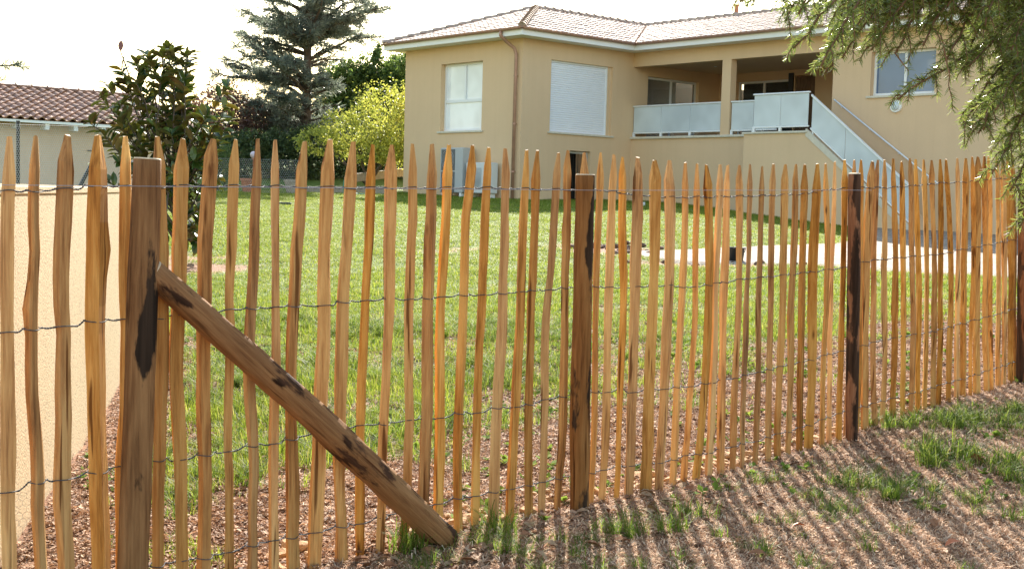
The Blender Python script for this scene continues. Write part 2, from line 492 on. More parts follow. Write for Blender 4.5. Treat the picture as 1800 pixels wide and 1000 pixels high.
def build_gravel():
    m, nt, bs, o = newmat('pale_gravel')
    c = coords(nt)
    v = N(nt, 'ShaderNodeTexVoronoi', Scale=30.0); nt.links.new(c, v.inputs['Vector'])
    n = noise(nt, c, 1.3, 5); n3 = noise(nt, c, 60, 3)
    col = ramp(nt, [(.1, (.16, .125, .09)), (.5, (.27, .215, .165)), (.9, (.36, .30, .24))], v.outputs['Color'])
    st = ramp(nt, [(.35, (.78, .74, .70)), (.6, (1, 1, 1))], n.outputs['Fac'])
    nt.links.new(mixc(nt, col.outputs[0], st.outputs[0], 1, 'MULTIPLY'), bs.inputs['Base Color'])
    bs.inputs['Roughness'].default_value = .9
    bump(nt, bs, n3.outputs['Fac'], .8, .02)
    t = np.linspace(0, 1, 90)
    def res(P):
        d = np.concatenate([[0], np.cumsum(np.hypot(*np.diff(P, axis=0).T))]); d /= d[-1]
        return np.stack([np.interp(t, d, P[:, 0]), np.interp(t, d, P[:, 1])], -1)
    A, B = res(GN), res(GF)
    A[:, 1] += (n2(A[:, 0] * 2.5, A[:, 1] * 2, 21) - .5) * .35; B[:, 1] += (n2(B[:, 0] * 2.5, B[:, 1], 22) - .5) * .3
    k = np.linspace(0, 1, 40)[:, None, None]
    P = A[None] * (1 - k) + B[None] * k
    Z = G(P[..., 0], P[..., 1]) + .030 + (n2(P[..., 0] * 5, P[..., 1] * 5, 23) - .5) * .012
    Z[0] -= .05; Z[-1] -= .05; Z[:, 0] -= .05
    V = np.concatenate([P, Z[..., None]], -1).reshape(-1, 3)
    idx = np.arange(40 * 90).reshape(40, 90)
    F = np.stack([idx[:-1, :-1], idx[:-1, 1:], idx[1:, 1:], idx[1:, :-1]], -1).reshape(-1, 4)
    o = mesh('gravel_path', V, F, m, smooth=True)
    return tag(o, kind='structure')
build_gravel()

# ------------------------------------------------------------------ low garden wall on the left
def build_garden_wall():
    p0, p1 = np.array([-1.565, 3.47]), np.array([-2.76, 9.5])
    d = (p1 - p0) / np.linalg.norm(p1 - p0); nrm = np.array([-d[1], d[0]])     # to the left
    L = np.linalg.norm(p1 - p0)
    fr = lambda x, y, z: np.array([*(p0 + d * x + nrm * y), z])
    t = thing('garden_wall', (*p0, 0), 'low cream rendered garden wall behind the left end of the paling fence', 'wall')
    mb = MB(); mb.box(fr, (0, 0, -.5), (L, .2, 1.235)); mb.build('wall_body', M['gwall'], t)
    mb = MB(); mb.box(fr, (-.0, -.004, 1.2352), (L + .004, .204, 1.275), bev=.008); mb.build('coping', M['gwall'], t)
build_garden_wall()

# ------------------------------------------------------------------ paling fence
PICKETS=[
 (1.447,0.197,1.431,1.032,1.437,1.407,0.0361),(1.534,0.18,1.508,1.03,1.517,1.413,0.0319),(1.621,0.163,1.594,1.028,1.601,1.419,0.0454),(1.716,0.145,1.692,1.026,1.695,1.424,0.0512),
 (1.78,0.132,1.783,1.024,1.782,1.425,0.0352),(1.889,0.111,1.888,1.021,1.879,1.429,0.0359),(1.981,0.094,1.961,1.02,1.968,1.428,0.0382),(2.073,0.076,2.058,1.017,2.074,1.432,0.0425),
 (2.153,0.061,2.139,1.015,2.154,1.435,0.0288),(2.234,0.045,2.227,1.013,2.229,1.44,0.0328),(2.318,0.029,2.316,1.011,2.306,1.441,0.0295),(2.406,0.012,2.387,1.01,2.415,1.443,0.0395),
 (2.502,0.011,2.507,1.007,2.523,1.453,0.046),(2.606,0.003,2.59,1.005,2.611,1.451,0.0399),(2.691,0.01,2.688,1.003,2.705,1.447,0.0316),(2.778,0.008,2.782,1.001,2.785,1.451,0.033),
 (2.88,0.021,2.884,0.998,2.881,1.458,0.0305),(2.967,0.021,2.967,0.997,2.972,1.461,0.0381),(3.056,0.031,3.042,0.995,3.052,1.463,0.0344),(3.152,-0.012,3.149,0.992,3.159,1.466,0.0329),
 (3.236,0.025,3.234,0.99,3.249,1.462,0.0312),(3.314,0.029,3.336,0.988,3.336,1.464,0.0348),(3.414,0.006,3.44,0.941,3.45,1.462,0.0332),(3.526,0.016,3.526,0.939,3.529,1.465,0.0302),
 (3.608,0.005,3.604,0.936,3.627,1.461,0.0295),(3.692,0.012,3.701,0.934,3.703,1.471,0.0298),(3.806,0.006,3.807,0.93,3.799,1.467,0.0326),(3.905,0.003,3.892,0.928,3.886,1.47,0.0259),
 (3.97,0.003,3.971,0.926,3.976,1.468,0.0322),(4.059,0.004,4.056,0.923,4.039,1.46,0.0264),(4.144,0.006,4.15,0.92,4.132,1.462,0.0414),(4.253,0.002,4.259,0.917,4.24,1.456,0.0407),
 (4.344,-0.006,4.367,0.914,4.351,1.457,0.0401),(4.445,0.0,4.469,0.911,4.465,1.454,0.0305),(4.527,-0.001,4.566,0.908,4.54,1.45,0.0282),(4.604,-0.004,4.66,0.905,4.608,1.45,0.0336),
 (4.721,0.006,4.726,0.904,4.703,1.454,0.0327),(4.817,0.012,4.797,0.901,4.791,1.456,0.0331),(4.913,0.012,4.907,0.898,4.877,1.457,0.0294),(5.002,0.011,4.991,0.896,4.969,1.465,0.023),
 (5.113,-0.004,5.086,0.893,5.059,1.458,0.0246),(5.225,0.007,5.176,0.89,5.169,1.473,0.0304),(5.296,0.001,5.273,0.887,5.253,1.476,0.0335),(5.403,0.004,5.355,0.885,5.338,1.478,0.031),
 (5.495,0.007,5.459,0.882,5.425,1.483,0.0328),(5.591,0.01,5.559,0.879,5.535,1.49,0.0404),(5.697,0.021,5.668,0.876,5.613,1.494,0.0262),(5.782,0.034,5.735,0.874,5.704,1.508,0.025),
 (5.861,0.068,5.848,0.871,5.812,1.521,0.0297),(5.95,0.048,5.928,0.868,5.892,1.525,0.027),(6.066,0.066,6.022,0.865,5.973,1.528,0.0272),(6.168,0.08,6.07,0.864,6.086,1.523,0.0413),
 (6.264,0.101,6.176,0.861,6.16,1.535,0.0293),(6.344,0.118,6.285,0.858,6.224,1.538,0.0279),(6.453,0.113,6.392,0.855,6.323,1.548,0.0314),(6.558,0.115,6.502,0.851,6.401,1.536,0.0285),
 (6.651,0.119,6.608,0.848,6.486,1.555,0.0287),(6.749,0.119,6.676,0.846,6.588,1.554,0.0322),(6.828,0.124,6.775,0.843,6.675,1.556,0.026),(6.919,0.125,6.862,0.841,6.767,1.557,0.0279),
 (7.005,0.12,6.947,0.838,6.856,1.565,0.0298),(7.121,0.13,7.07,0.835,6.927,1.567,0.03),(7.225,0.13,7.152,0.832,7.054,1.582,0.027),(7.33,0.138,7.241,0.83,7.168,1.585,0.0392),
 (7.414,0.148,7.356,0.826,7.253,1.597,0.024),(7.516,0.142,7.418,0.825,7.329,1.6,0.0381),(7.645,0.138,7.529,0.821,7.432,1.611,0.0332),(7.716,0.157,7.625,0.818,7.479,1.61,0.0281),
 (7.798,0.157,7.732,0.815,7.59,1.615,0.0283),(7.898,0.167,7.815,0.813,7.681,1.601,0.0322),(8.017,0.171,7.908,0.81,7.763,1.633,0.0324),(8.068,0.178,7.968,0.808,7.805,1.635,0.0289),
]
ROWS=[
 [(1.44,1.256),(1.60,1.266),(1.70,1.280),(1.80,1.277),(1.97,1.285),(2.23,1.292),(2.57,1.295),(2.95,1.303),(3.25,1.312),(3.54,1.313),(3.88,1.319),(4.14,1.303),(4.36,1.298),(4.66,1.306),(5.07,1.320),(5.44,1.336),(5.68,1.365),(5.91,1.379),(6.26,1.388),(6.52,1.404),(6.85,1.429),(7.21,1.446),(7.60,1.474),(7.93,1.499)],
 [(1.44,0.866),(1.52,0.877),(1.60,0.874),(1.69,0.889),(1.79,0.885),(1.95,0.889),(2.14,0.898),(2.24,0.903),(2.31,0.898),(2.39,0.904),(2.51,0.896),(2.60,0.911),(2.70,0.905),(2.80,0.912),(2.88,0.902),(2.99,0.909),(3.07,0.904),(3.16,0.915),(3.25,0.904),(3.35,0.913),(3.44,0.910),(3.54,0.920),(3.62,0.911),(3.69,0.922),(3.90,0.921),(4.01,0.908),(4.15,0.910),(4.35,0.910),(4.56,0.896),(4.66,0.905),(4.91,0.922),(5.15,0.930),(5.40,0.938),(5.55,0.946),(5.86,0.960),(6.06,0.990),(6.30,0.999),(6.69,1.012),(6.97,1.019),(7.26,1.050),(7.65,1.075),(7.98,1.102)],
 [(1.44,0.418),(1.52,0.438),(1.61,0.430),(1.71,0.445),(1.77,0.446),(1.89,0.454),(1.97,0.440),(2.07,0.451),(2.15,0.443),(2.24,0.458),(2.32,0.448),(2.40,0.465),(2.68,0.471),(2.79,0.467),(2.86,0.465),(2.97,0.467),(3.06,0.455),(3.15,0.472),(3.24,0.456),(3.33,0.471),(3.43,0.459),(3.54,0.468),(3.62,0.474),(3.71,0.480),(3.90,0.481),(3.98,0.467),(4.06,0.475),(4.16,0.451),(4.26,0.460),(4.38,0.446),(4.49,0.455),(4.57,0.440),(4.65,0.454),(4.72,0.443),(4.84,0.462),(4.91,0.450),(5.02,0.470),(5.12,0.464),(5.20,0.477),(5.40,0.483),(5.58,0.495),(5.77,0.515),(5.90,0.518),(6.08,0.537),(6.28,0.549),(6.53,0.560),(6.83,0.563),(7.02,0.576),(7.38,0.605),(7.75,0.627),(7.97,0.650)],
 [(1.89,0.126),(1.99,0.121),(2.07,0.120),(2.15,0.117),(2.24,0.129),(2.32,0.125),(2.40,0.130),(2.50,0.124),(2.60,0.131),(2.69,0.121),(2.77,0.133),(2.85,0.133),(2.99,0.140),(3.06,0.135),(3.15,0.149),(3.23,0.136),(3.33,0.144),(3.41,0.136),(3.51,0.142),(3.61,0.138),(3.70,0.144),(3.97,0.137),(4.06,0.142),(4.15,0.131),(4.26,0.134),(4.36,0.116),(4.46,0.123),(4.61,0.131),(4.72,0.114),(4.81,0.129),(4.92,0.122),(5.01,0.135),(5.11,0.124),(5.23,0.141),(5.39,0.145),(5.59,0.158),(5.77,0.178),(5.91,0.188),(6.14,0.202),(6.36,0.212),(6.55,0.217),(6.79,0.225),(7.02,0.242),(7.32,0.252),(7.55,0.272),(7.75,0.281),(8.04,0.304)],
]
fence = thing('paling_fence', tuple(fp(1.4, 0)), 'split chestnut paling fence with pointed pickets and round log posts', 'fence')

def picket_line(i):
    sb, zb, sm, zm, st, zt, w = PICKETS[i]
    if i < 12 and zb > .008:      # foot lies below the picture: carry the line on to the soil
        k = zb / (zm - zb); sb, zb = sb + (sb - sm) * k, 0.0
    zb -= .12
    def s_at(z):
        z = np.asarray(z, float)
        l0 = (z - zm) * (z - zt) / ((zb - zm) * (zb - zt)); l1 = (z - zb) * (z - zt) / ((zm - zb) * (zm - zt)); l2 = (z - zb) * (z - zm) / ((zt - zb) * (zt - zm))
        return sb * l0 + sm * l1 + st * l2
    return zb, zt, w, s_at

WIG = {}
def wig(i, z):
    q = np.random.default_rng(900 + i)
    a1, a2 = q.uniform(.004, .011), q.uniform(.002, .0045)
    return a1 * sn(np.asarray(z) * 2.7 + 3, 40 + i) + a2 * sn(np.asarray(z) * 8.3 + 9, 140 + i)

def build_picket(i):
    q = np.random.default_rng(500 + i)
    zb, zt, w, s_at = picket_line(i)
    K = int(q.choice([3, 4, 4, 4, 5, 6]))
    base = np.sort(q.uniform(0, 1, K) * .55 + np.arange(K)) / K * 2 * math.pi + q.uniform(0, 6.28)
    rad = q.uniform(.68, 1.15, K)
    cut = q.uniform(.07, .12)
    zs = np.concatenate([np.linspace(zb, zt - cut, 19)])
    u = np.linspace(0, 1, 19)
    dep = q.uniform(.72, 1.05)
    knot = [(q.uniform(.15, .85), q.uniform(0, 6.28), q.uniform(.25, .55), q.uniform(.012, .022)) for _ in range(int(q.choice([0, 0, 1, 1, 2])))]
    tw = q.uniform(-.35, .35)
    prof = 1.0 + .10 * sn(u * 4 + 2, 700 + i) + .09 * sn(u * 11, 800 + i) + .10 * (.5 - u) * q.uniform(-.6, 1)
    ringsx = np.cos(base) * rad; ringsy = np.sin(base) * rad
    c0 = fp(float(s_at(.8)), 0); vd = c0[:2] / np.linalg.norm(c0[:2])          # width as seen square-on from the path
    lx, ly = vd[1] * SA - vd[0] * CA, -vd[1] * CA - vd[0] * SA
    ext = np.ptp(ringsx * lx + ringsy * dep * ly)
    ringsx, ringsy = ringsx / ext, ringsy / ext
    V = []
    ty = .008 * sn(u * 3, 300 + i)
    for k in range(19):
        a = tw * (u[k] - .5)
        x = ringsx * math.cos(a) - ringsy * math.sin(a); y = (ringsx * math.sin(a) + ringsy * math.cos(a)) * dep
        jit = 1 + .06 * np.array([sn(u[k] * 9 + 5 * j, 1000 + i * 7 + j) for j in range(K)])
        for (ku, ka, kh, kw) in knot:
            jit = jit + kh * np.exp(-((u[k] - ku) / kw) ** 2) * np.maximum(np.cos(base - ka), 0) ** 2
        zz = np.full(K, zs[k])
        if k == 18: zz = zz + q.uniform(-.028, .02, K)
        sc = w * prof[k] * 1.05
        cs, cy = s_at(zs[k]) + wig(i, zs[k]), ty[k]
        for j in range(K):
            V.append(fp(cs + x[j] * sc * jit[j], zz[j], cy + y[j] * sc * jit[j]))
    # point: cut facets up to a small flat end
    ox = q.uniform(-.16, .16)
    cs = s_at(zt) + wig(i, zt - cut)
    for j in range(K):
        V.append(fp(cs + (ringsx[j] * .36 + ox * .3) * w, zt + q.uniform(-.003, .003), ty[-1] + ringsy[j] * .40 * w * dep))
    F = []
    for k in range(19):
        for j in range(K):
            j2 = (j + 1) % K
            F.append((k * K + j, k * K + j2, (k + 1) * K + j2, (k + 1) * K + j))
    F.append(tuple(19 * K + j for j in range(K)))
    # front is -p: orientation does not matter for rendering
    mi = [0] * (len(F) - 1) + [1]
    return mesh('picket', V, F, [M['picket'], M['endgrain']], fence, midx=mi)
for i in range(len(PICKETS)): build_picket(i)

def log_mesh(pts, rad, seed, n=22, flare=0.0, rough=.06):
    P = np.asarray(pts, float); k = 40
    d = np.concatenate([[0], np.cumsum(np.linalg.norm(np.diff(P, axis=0), axis=1))]); t = np.linspace(0, d[-1], k)
    # quadratic-ish smooth interpolation
    C = np.stack([np.polyval(np.polyfit(d, P[:, j], min(2, len(P) - 1)), t) for j in range(3)], -1)
    r = np.interp(t, d, rad)
    V, F = tube(C, r, n, cap=False)
    V = V.reshape(k, n, 3)
    q = np.random.default_rng(seed)
    ang = np.arange(n) / n
    for i in range(k):
        f = 1 + rough * (n2(np.cos(ang * 6.283) * 1.6 + 9, np.sin(ang * 6.283) * 1.6 + t[i] * 2.2, seed) - .5) * 2 + rough * .55 * (n2(ang * 22, t[i] * 9 + 0 * ang, seed + 3) - .5) * 2
        V[i] = C[i] + (V[i] - C[i]) * f[:, None]
    W = V.reshape(-1, 3)
    return W, F, k, n, C

def build_log(name, pts, rad, mat, seed, parent, align=False, bark=None, **kw):
    W, F, k, n, C = log_mesh(pts, rad, seed, **kw)
    T = C[-1] - C[-2]; T /= np.linalg.norm(T); B = C[0] - C[1]; B /= np.linalg.norm(B)
    top = (k - 1) * n
    W = np.concatenate([W, C[-1] + (W[top:top + n] - C[-1]) * .93 + T * .004, C[:1] + B * .004])
    m0 = len(F)
    for j in range(n):
        F.append((top + j, top + (j + 1) % n, k * n + (j + 1) % n, k * n + j))
    F.append(tuple(k * n + j for j in range(n)))
    for j in range(n): F.append((k * n + n, (j + 1) % n, j))
    mi = [0] * m0 + [1] * (len(F) - m0)
    bk = np.zeros(len(W))
    if bark is not None:      # bark left on: side (-1 left .. 1 right of the path side) and height
        cc = np.stack([np.interp(W[:, 2], np.sort(C[:, 2]), C[np.argsort(C[:, 2]), j]) for j in range(2)], -1)
        dv = W[:, :2] - cc; vd = C[k // 2, :2] / np.linalg.norm(C[k // 2, :2])
        side = (dv[:, 0] * vd[1] - dv[:, 1] * vd[0]) / np.mean(rad)
        bk = bark(side, W[:, 2], (W - C[0]) @ (C[-1] - C[0]) / np.sum((C[-1] - C[0]) ** 2))
    o = mesh(name, W, F, [mat, M['endgrain']], parent, True, mi, attr=bk)
    if align:      # lay the object's own z along the log so the grain follows it
        q = Vector((C[-1] - C[0]).tolist()).to_track_quat('Z', 'Y')
        o.data.transform(q.to_matrix().to_4x4().inverted()); o.rotation_euler = q.to_euler()
    return o
PO = -.062
posts = [([(1.772, -.2), (1.809, 1.027), (1.821, 1.359)], [.046, .044, .042], 'postdark', None),
         ([(3.766, -.2), (3.737, .937), (3.733, 1.375)], [.042, .0385, .0375], 'post', None),
         ([(5.915, -.2), (5.847, .875), (5.806, 1.448)], [.035, .0325, .031], 'postbark', None),
         ([(8.06, -.1), (7.957, .813), (7.864, 1.565)], [.040, .038, .036], 'postbark', None)]
plabel = ['thick peeled log post with dark bark patches, beside the diagonal brace', 'peeled log post with a dark strip of bark down its right side',
          'slim reddish brown bark-covered log post', 'bark-covered post at the right end of the fence']
gb = lambda x, m, w: np.exp(-((x - m) / w) ** 2)
BARK = [lambda a, z, t: .95 * gb(a, .30, .5) * sst((z - .72) / .1) * sst((1.22 - z) / .1) + .3 * gb(z, .3, .12),
        lambda a, z, t: .9 * gb(a, .85, .28) * (.35 + .65 * sst((z - .75) / .15)) + .85 * gb(a, .35, .45) * gb(z, 1.0, .17),
        lambda a, z, t: .55 + .3 * gb(a, .5, .6), lambda a, z, t: .35 + .6 * gb(a, -.7, .5)]
for k, (c, r, mt, _) in enumerate(posts):
    o = build_log('post', [fp(s, z, PO) for s, z in c], r, M[mt], 60 + k, fence, bark=BARK[k], rough=.085)
    o['label'] = plabel[k]
o = build_log('brace', [fp(s, z, p) for s, z, p in [(3.0, .03, -.10), (2.645, .325, -.095), (2.357, .589, -.088), (2.077, .838, -.078), (1.832, 1.028, -.058)]], [.052, .050, .047, .043, .038], M['brace'], 71, fence, align=True, rough=.10, bark=lambda a, z, t: .75 * gb(t, .0, .12) + .55 * gb(t, .36, .09) + .35 * gb(t, .62, .07) + .30 * gb(t, .93, .05))
o['label'] = 'diagonal log brace leaning from the ground to the thick post'

def build_wires():
    for ri, row in enumerate(ROWS):
        row = np.array(row); mb = MB()
        nodes = []
        for i in range(len(PICKETS)):
            zb, zt, w, s_at = picket_line(i)
            z = 0.5
            for _ in range(4):
                s = float(s_at(z) + wig(i, z)); z = float(np.interp(s, row[:, 0], row[:, 1]))
            nodes.append((s, z, w))
        nodes = [(1.30, nodes[0][1] - .005, .03)] + nodes + [(8.2, nodes[-1][1] + .01, .03)]
        if ri == 3: nodes[0] = (1.30, .12, .03)
        for strand in (0, 1):
            path = []
            for k in range(len(nodes)):
                s, z, w = nodes[k]
                side = -1 if strand == 0 else 1
                off = (.5 * w + .004) * side
                dz = .0045 * (1 if (k % 2) else -1) * (1 if strand == 0 else -.6)
                for a in np.linspace(-1, 1, 7):
                    path.append((s + a * (.5 * w + .006), z + dz * math.cos(a * 1.2), off * math.cos(a * 1.45)))
                if k + 1 < len(nodes):
                    s2, z2, w2 = nodes[k + 1]
                    a0, a1 = s + .5 * w + .012, s2 - .5 * w2 - .012
                    if a1 > a0 + .01:
                        m = max(6, int((a1 - a0) / .004))
                        for t in np.linspace(0, 1, m):
                            ph = t * math.pi * 2 * max(1.5, round((a1 - a0) / .016)) + strand * math.pi
                            e = min(1, 6 * t, 6 * (1 - t))
                            sag = -.002 * math.sin(t * math.pi)
                            path.append((a0 + (a1 - a0) * t, z + (z2 - z) * t + .0019 * math.cos(ph) + sag, .0019 * math.sin(ph)))
            mb.tube([fp(*(x[0], x[1], x[2])) for x in path], .0017, 5)
        mb.build('wire', M['wire'], fence, True)
    mb = MB()
    mb.tube([fp(s, z, -.105) for s, z in ((1.3, 1.272), (1.8505, 1.282), (3.789, 1.3165), (5.906, 1.367))], .0009, 4)
    mb.build('tension_wire', M['thinwire'], fence)
build_wires()

def hex_mesh(mb, frame, L, Hh, cell, r, tri=True):
    """hexagonal wire netting in a local (x, z) frame as thin three-sided wires"""
    a = cell / math.sqrt(3)
    segs = []
    nx, nz = int(L / cell) + 1, int(Hh / (1.5 * a)) + 1
    for j in range(nz):
        for i in range(nx):
            x = (i + .5 * (j % 2)) * cell; z = j * 1.5 * a
            c = (x, z + a * .5); t = (x + cell / 2, z + a); b = (x, z - a * .5); l = (x - cell / 2, z + a)
            segs += [(b, c), (c, t), (c, l)]
    S = np.array(segs)
    S[..., 0] = np.clip(S[..., 0], 0, L); S[..., 1] = np.clip(S[..., 1], 0, Hh)
    d = S[:, 1] - S[:, 0]; ln = np.linalg.norm(d, axis=1); S = S[ln > 1e-4]; d = d[ln > 1e-4] / ln[ln > 1e-4][:, None]
    nrm = np.stack([-d[:, 1], d[:, 0]], -1)
    V = []
    n = len(S)
    P = np.zeros((n, 6, 3))
    for e in (0, 1):
        for k, (on, oy) in enumerate(((1, -.5), (-1, -.5), (0, 1))):
            P[:, e * 3 + k, 0] = S[:, e, 0] + nrm[:, 0] * r * on
            P[:, e * 3 + k, 2] = S[:, e, 1] + nrm[:, 1] * r * on
            P[:, e * 3 + k, 1] = oy * r
    P = frame(P.reshape(-1, 3))
    b = (np.arange(n) * 6)[:, None]
    F = np.concatenate([b + np.array(f) for f in ((0, 1, 4, 3), (1, 2, 5, 4), (2, 0, 3, 5))])
    mb.add(P, F)
mb = MB()
hex_mesh(mb, lambda P: np.stack([(1.28 + P[:, 0]) * SA - (FD + .03 + P[:, 1]) * CA, (1.28 + P[:, 0]) * CA + (FD + .03 + P[:, 1]) * SA, .05 + P[:, 2]], -1), .26, .36, .022, .0004)
mb.build('chicken_wire', M['thinwire'], fence)

# ------------------------------------------------------------------ the house
YAW = 0.7209
HU = np.array([-math.sin(YAW), math.cos(YAW)]); HV = np.array([math.cos(YAW), math.sin(YAW)])
def H(u, v, z): return np.array([*(HU * u + HV * v), z])
UB, VB, VC, UA = 27.63, 24.45, 29.16, 33.40       # wing: u UB..UA, front v = VB; main front v = VC
house = thing('house', tuple(H(UB, VB, 1.28)), 'ochre rendered house with loggia balcony and pale tiled hip roof', 'house')

def wall_panel(mb, plane, a0, a1, z0, z1, holes, th, rev=None, m=0):
    """wall sheet with openings; plane(a, d, z) -> world, d runs inwards"""
    As = sorted({a0, a1, *[h[0] for h in holes], *[h[1] for h in holes]}); Zs = sorted({z0, z1, *[h[2] for h in holes], *[h[3] for h in holes]})
    for i in range(len(As) - 1):
        for j in range(len(Zs) - 1):
            ca, cz = (As[i] + As[i + 1]) / 2, (Zs[j] + Zs[j + 1]) / 2
            if any(h[0] < ca < h[1] and h[2] < cz < h[3] for h in holes): continue
            for d in (0, th):
                mb.quad(plane(As[i], d, Zs[j]), plane(As[i + 1], d, Zs[j]), plane(As[i + 1], d, Zs[j + 1]), plane(As[i], d, Zs[j + 1]), m)
    rects = [(a0, a1, z0, z1)] + list(holes)
    for (p, q, r, t) in rects:
        for (x0, y0, x1, y1) in ((p, r, q, r), (q, r, q, t), (q, t, p, t), (p, t, p, r)):
            mb.quad(plane(x0, 0, y0), plane(x1, 0, y1), plane(x1, th, y1), plane(x0, th, y0), m)

PL = lambda a, d, z: H(a, VB + d, z)          # wing front, a = u
PR = lambda a, d, z: H(UB + d, a, z)          # wing side, a = v
PM = lambda a, d, z: H(a, VC + d, z)          # main front, a = u
EZ = 5.97                                     # top of walls
W1 = (29.45, 31.50, 3.28, 5.38)               # wing window (u0,u1,z0,z1)
W2 = (25.60, 28.22, 3.27, 5.40)               # shuttered window (v0,v1,z0,z1)
D2 = (26.47, 27.35, .9, 2.74)                 # low door
W3 = (17.10, 18.98, 4.22, 5.38)               # window above the stairs
D4 = (29.85, 32.35, 3.28, 5.26)               # sliding door on the wing side, inside the loggia
LO = (20.16, UB, 3.26, 5.49)                  # loggia opening
VL = 33.40                                    # loggia back wall
mb = MB()
wall_panel(mb, PL, UB, UA, .3, EZ, [W1], .28)
mb.build('wall', M['wall'], house)
mb = MB()
wall_panel(mb, PR, VB + .281, VL + .25, .3, EZ, [W2, D2, D4], .28)
mb.build('wall', M['wall'], house)
mb = MB()
wall_panel(mb, PM, 9.0, UB - .002, .0, EZ, [LO, W3], .26)
mb.build('wall', M['wall'], house)
mb = MB()
mb.box(H, (UA - .28, VB + .281, .3), (UA, 42, EZ)); mb.box(H, (9, 41.7, .3), (UA - .281, 42, EZ)); mb.box(H, (9, VC + .262, 0), (9.26, 41.69, EZ))
mb.build('wall', M['wall'], house)
# loggia
mb = MB()
D5 = (24.75, 26.85, 3.28, 5.32); D6 = (23.75, 24.52, 3.28, 5.42)
wall_panel(mb, lambda a, d, z: H(a, VL + d, z), LO[0] - .2, UB - .003, 3.2, EZ - .1, [D5, D6], .2)
mb.build('loggia_wall', M['wall'], house)
mb = MB(); mb.box(H, (LO[0] - .2, VC + .262, 3.2), (LO[0] - .003, VL - .002, EZ - .1)); mb.build('loggia_wall', M['wall'], house)
mb = MB(); mb.box(H, (LO[0], VC + .262, 3.05), (UB - .004, VL - .002, 3.255)); mb.build('loggia_floor', M['concrete'], house)
mb = MB(); mb.box(H, (LO[0], VC + .262, 5.60), (UB - .004, VL - .002, 5.70)); lc = mb.build('loggia_ceiling', M['wall'], house)
mb = MB()
c0 = H(26.0, 31.2, 5.597); ring = [c0 + np.array([.05 * math.cos(a), .05 * math.sin(a), 0]) for a in np.linspace(0, 6.283, 13)[:-1]]
mb.add(ring + [r + np.array([0, 0, -.012]) for r in ring], [tuple(range(12, 24))] + [(i, (i + 1) % 12, 12 + (i + 1) % 12, 12 + i) for i in range(12)])
mb.build('ceiling_spot', M['white'], lc)
mb = MB(); mb.box(H, (23.70, VC - .001, 3.29), (24.03, VC + .255, 5.4895)); mb.build('column', M['wall'], house)
mb = MB(); mb.box(H, (22.26, VC - .07, 3.215), (UB - .005, VC + .33, 3.285), bev=.006); mb.build('balcony_ledge', M['sill'], house)
# room boxes behind openings
mb = MB(); mb.box(H, (UB + .5, VB + 1.6, 3.2), (UA - .5, VB + 1.65, 5.9)); mb.build('room_wall', M['net'], house)
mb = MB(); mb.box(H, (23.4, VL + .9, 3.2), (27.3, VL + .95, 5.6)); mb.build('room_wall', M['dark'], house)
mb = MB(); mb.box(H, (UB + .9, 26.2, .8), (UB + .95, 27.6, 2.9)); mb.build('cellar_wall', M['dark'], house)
mb = MB(); mb.box(H, (UB + 1.6, 29.4, 3.2), (UB + 1.65, 33.0, 5.6)); mb.build('room_wall', M['net'], house)

def window(plane, a0, a1, z0, z1, d, splits, transom=None, frame=.07, pane='pane', lower=None, sill=True, label=None, low_pane=None):
    """frame set back by d; splits = mullion positions 0..1"""
    fr = lambda a, y, z: plane(a, y, z)
    mb = MB()
    f = frame
    mb.box(fr, (a0, d, z0), (a1, d + .07, z0 + f)); mb.box(fr, (a0, d, z1 - f), (a1, d + .07, z1))
    mb.box(fr, (a0, d + .001, z0 + f), (a0 + f, d + .069, z1 - f)); mb.box(fr, (a1 - f, d + .001, z0 + f), (a1, d + .069, z1 - f))
    zt = z0 + f
    if transom:
        zt = transom
        mb.box(fr, (a0 + f, d - .004, transom - f * .7), (a1 - f, d + .066, transom + f * .7))
        zt = transom + f * .7
    for k in splits:
        x = a0 + (a1 - a0) * k
        mb.box(fr, (x - f * .5, d - .006, zt), (x + f * .5, d + .06, z1 - f))
    w = mb.build('window', M['alu'], house)
    if label: w['label'] = label
    xs = [a0 + f] + [a0 + (a1 - a0) * k for k in splits] + [a1 - f]
    for i in range(len(xs) - 1):
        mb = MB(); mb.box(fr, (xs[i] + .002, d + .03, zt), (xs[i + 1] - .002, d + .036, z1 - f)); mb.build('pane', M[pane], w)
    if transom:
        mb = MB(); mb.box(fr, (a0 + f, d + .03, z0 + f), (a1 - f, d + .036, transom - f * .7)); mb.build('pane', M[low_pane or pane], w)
    if sill:
        mb = MB(); mb.box(fr, (a0 - .09, -.05, z0 - .06), (a1 + .09, d + .0, z0 - .001), bev=.006); mb.build('window_sill', M['sill'], w)
    return w
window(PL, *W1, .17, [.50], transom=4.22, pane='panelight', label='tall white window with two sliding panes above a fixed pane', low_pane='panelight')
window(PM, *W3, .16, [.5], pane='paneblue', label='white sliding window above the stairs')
window(PR, *D4, .12, [.5], sill=False, label='white sliding door on the side wall of the loggia')
window(lambda a, d, z: H(a, VL + d, z), *D5, .08, [.5], sill=False, label='white sliding door on the back wall of the loggia')
# wooden shutter and door leaf at the back of the loggia
mb = MB(); mb.box(H, (24.56, VL - .06, 3.4), (24.74, VL - .01, 5.5)); mb.build('dark_shutter', M['black'], house)
mb = MB(); mb.box(H, (D6[0] + .02, VL + .05, 3.28), (D6[1] - .02, VL + .10, 5.40)); dl = mb.build('door', M['shutwood'], house)
for k in range(5):
    w_ = (D6[1] - D6[0] - .1) / 5
    mb = MB(); mb.box(H, (D6[0] + .05 + k * w_ + .006, VL + .030, 3.34), (D6[0] + .05 + (k + 1) * w_ - .006, VL + .049, 5.34)); mb.build('plank', M['shutwood'], dl)
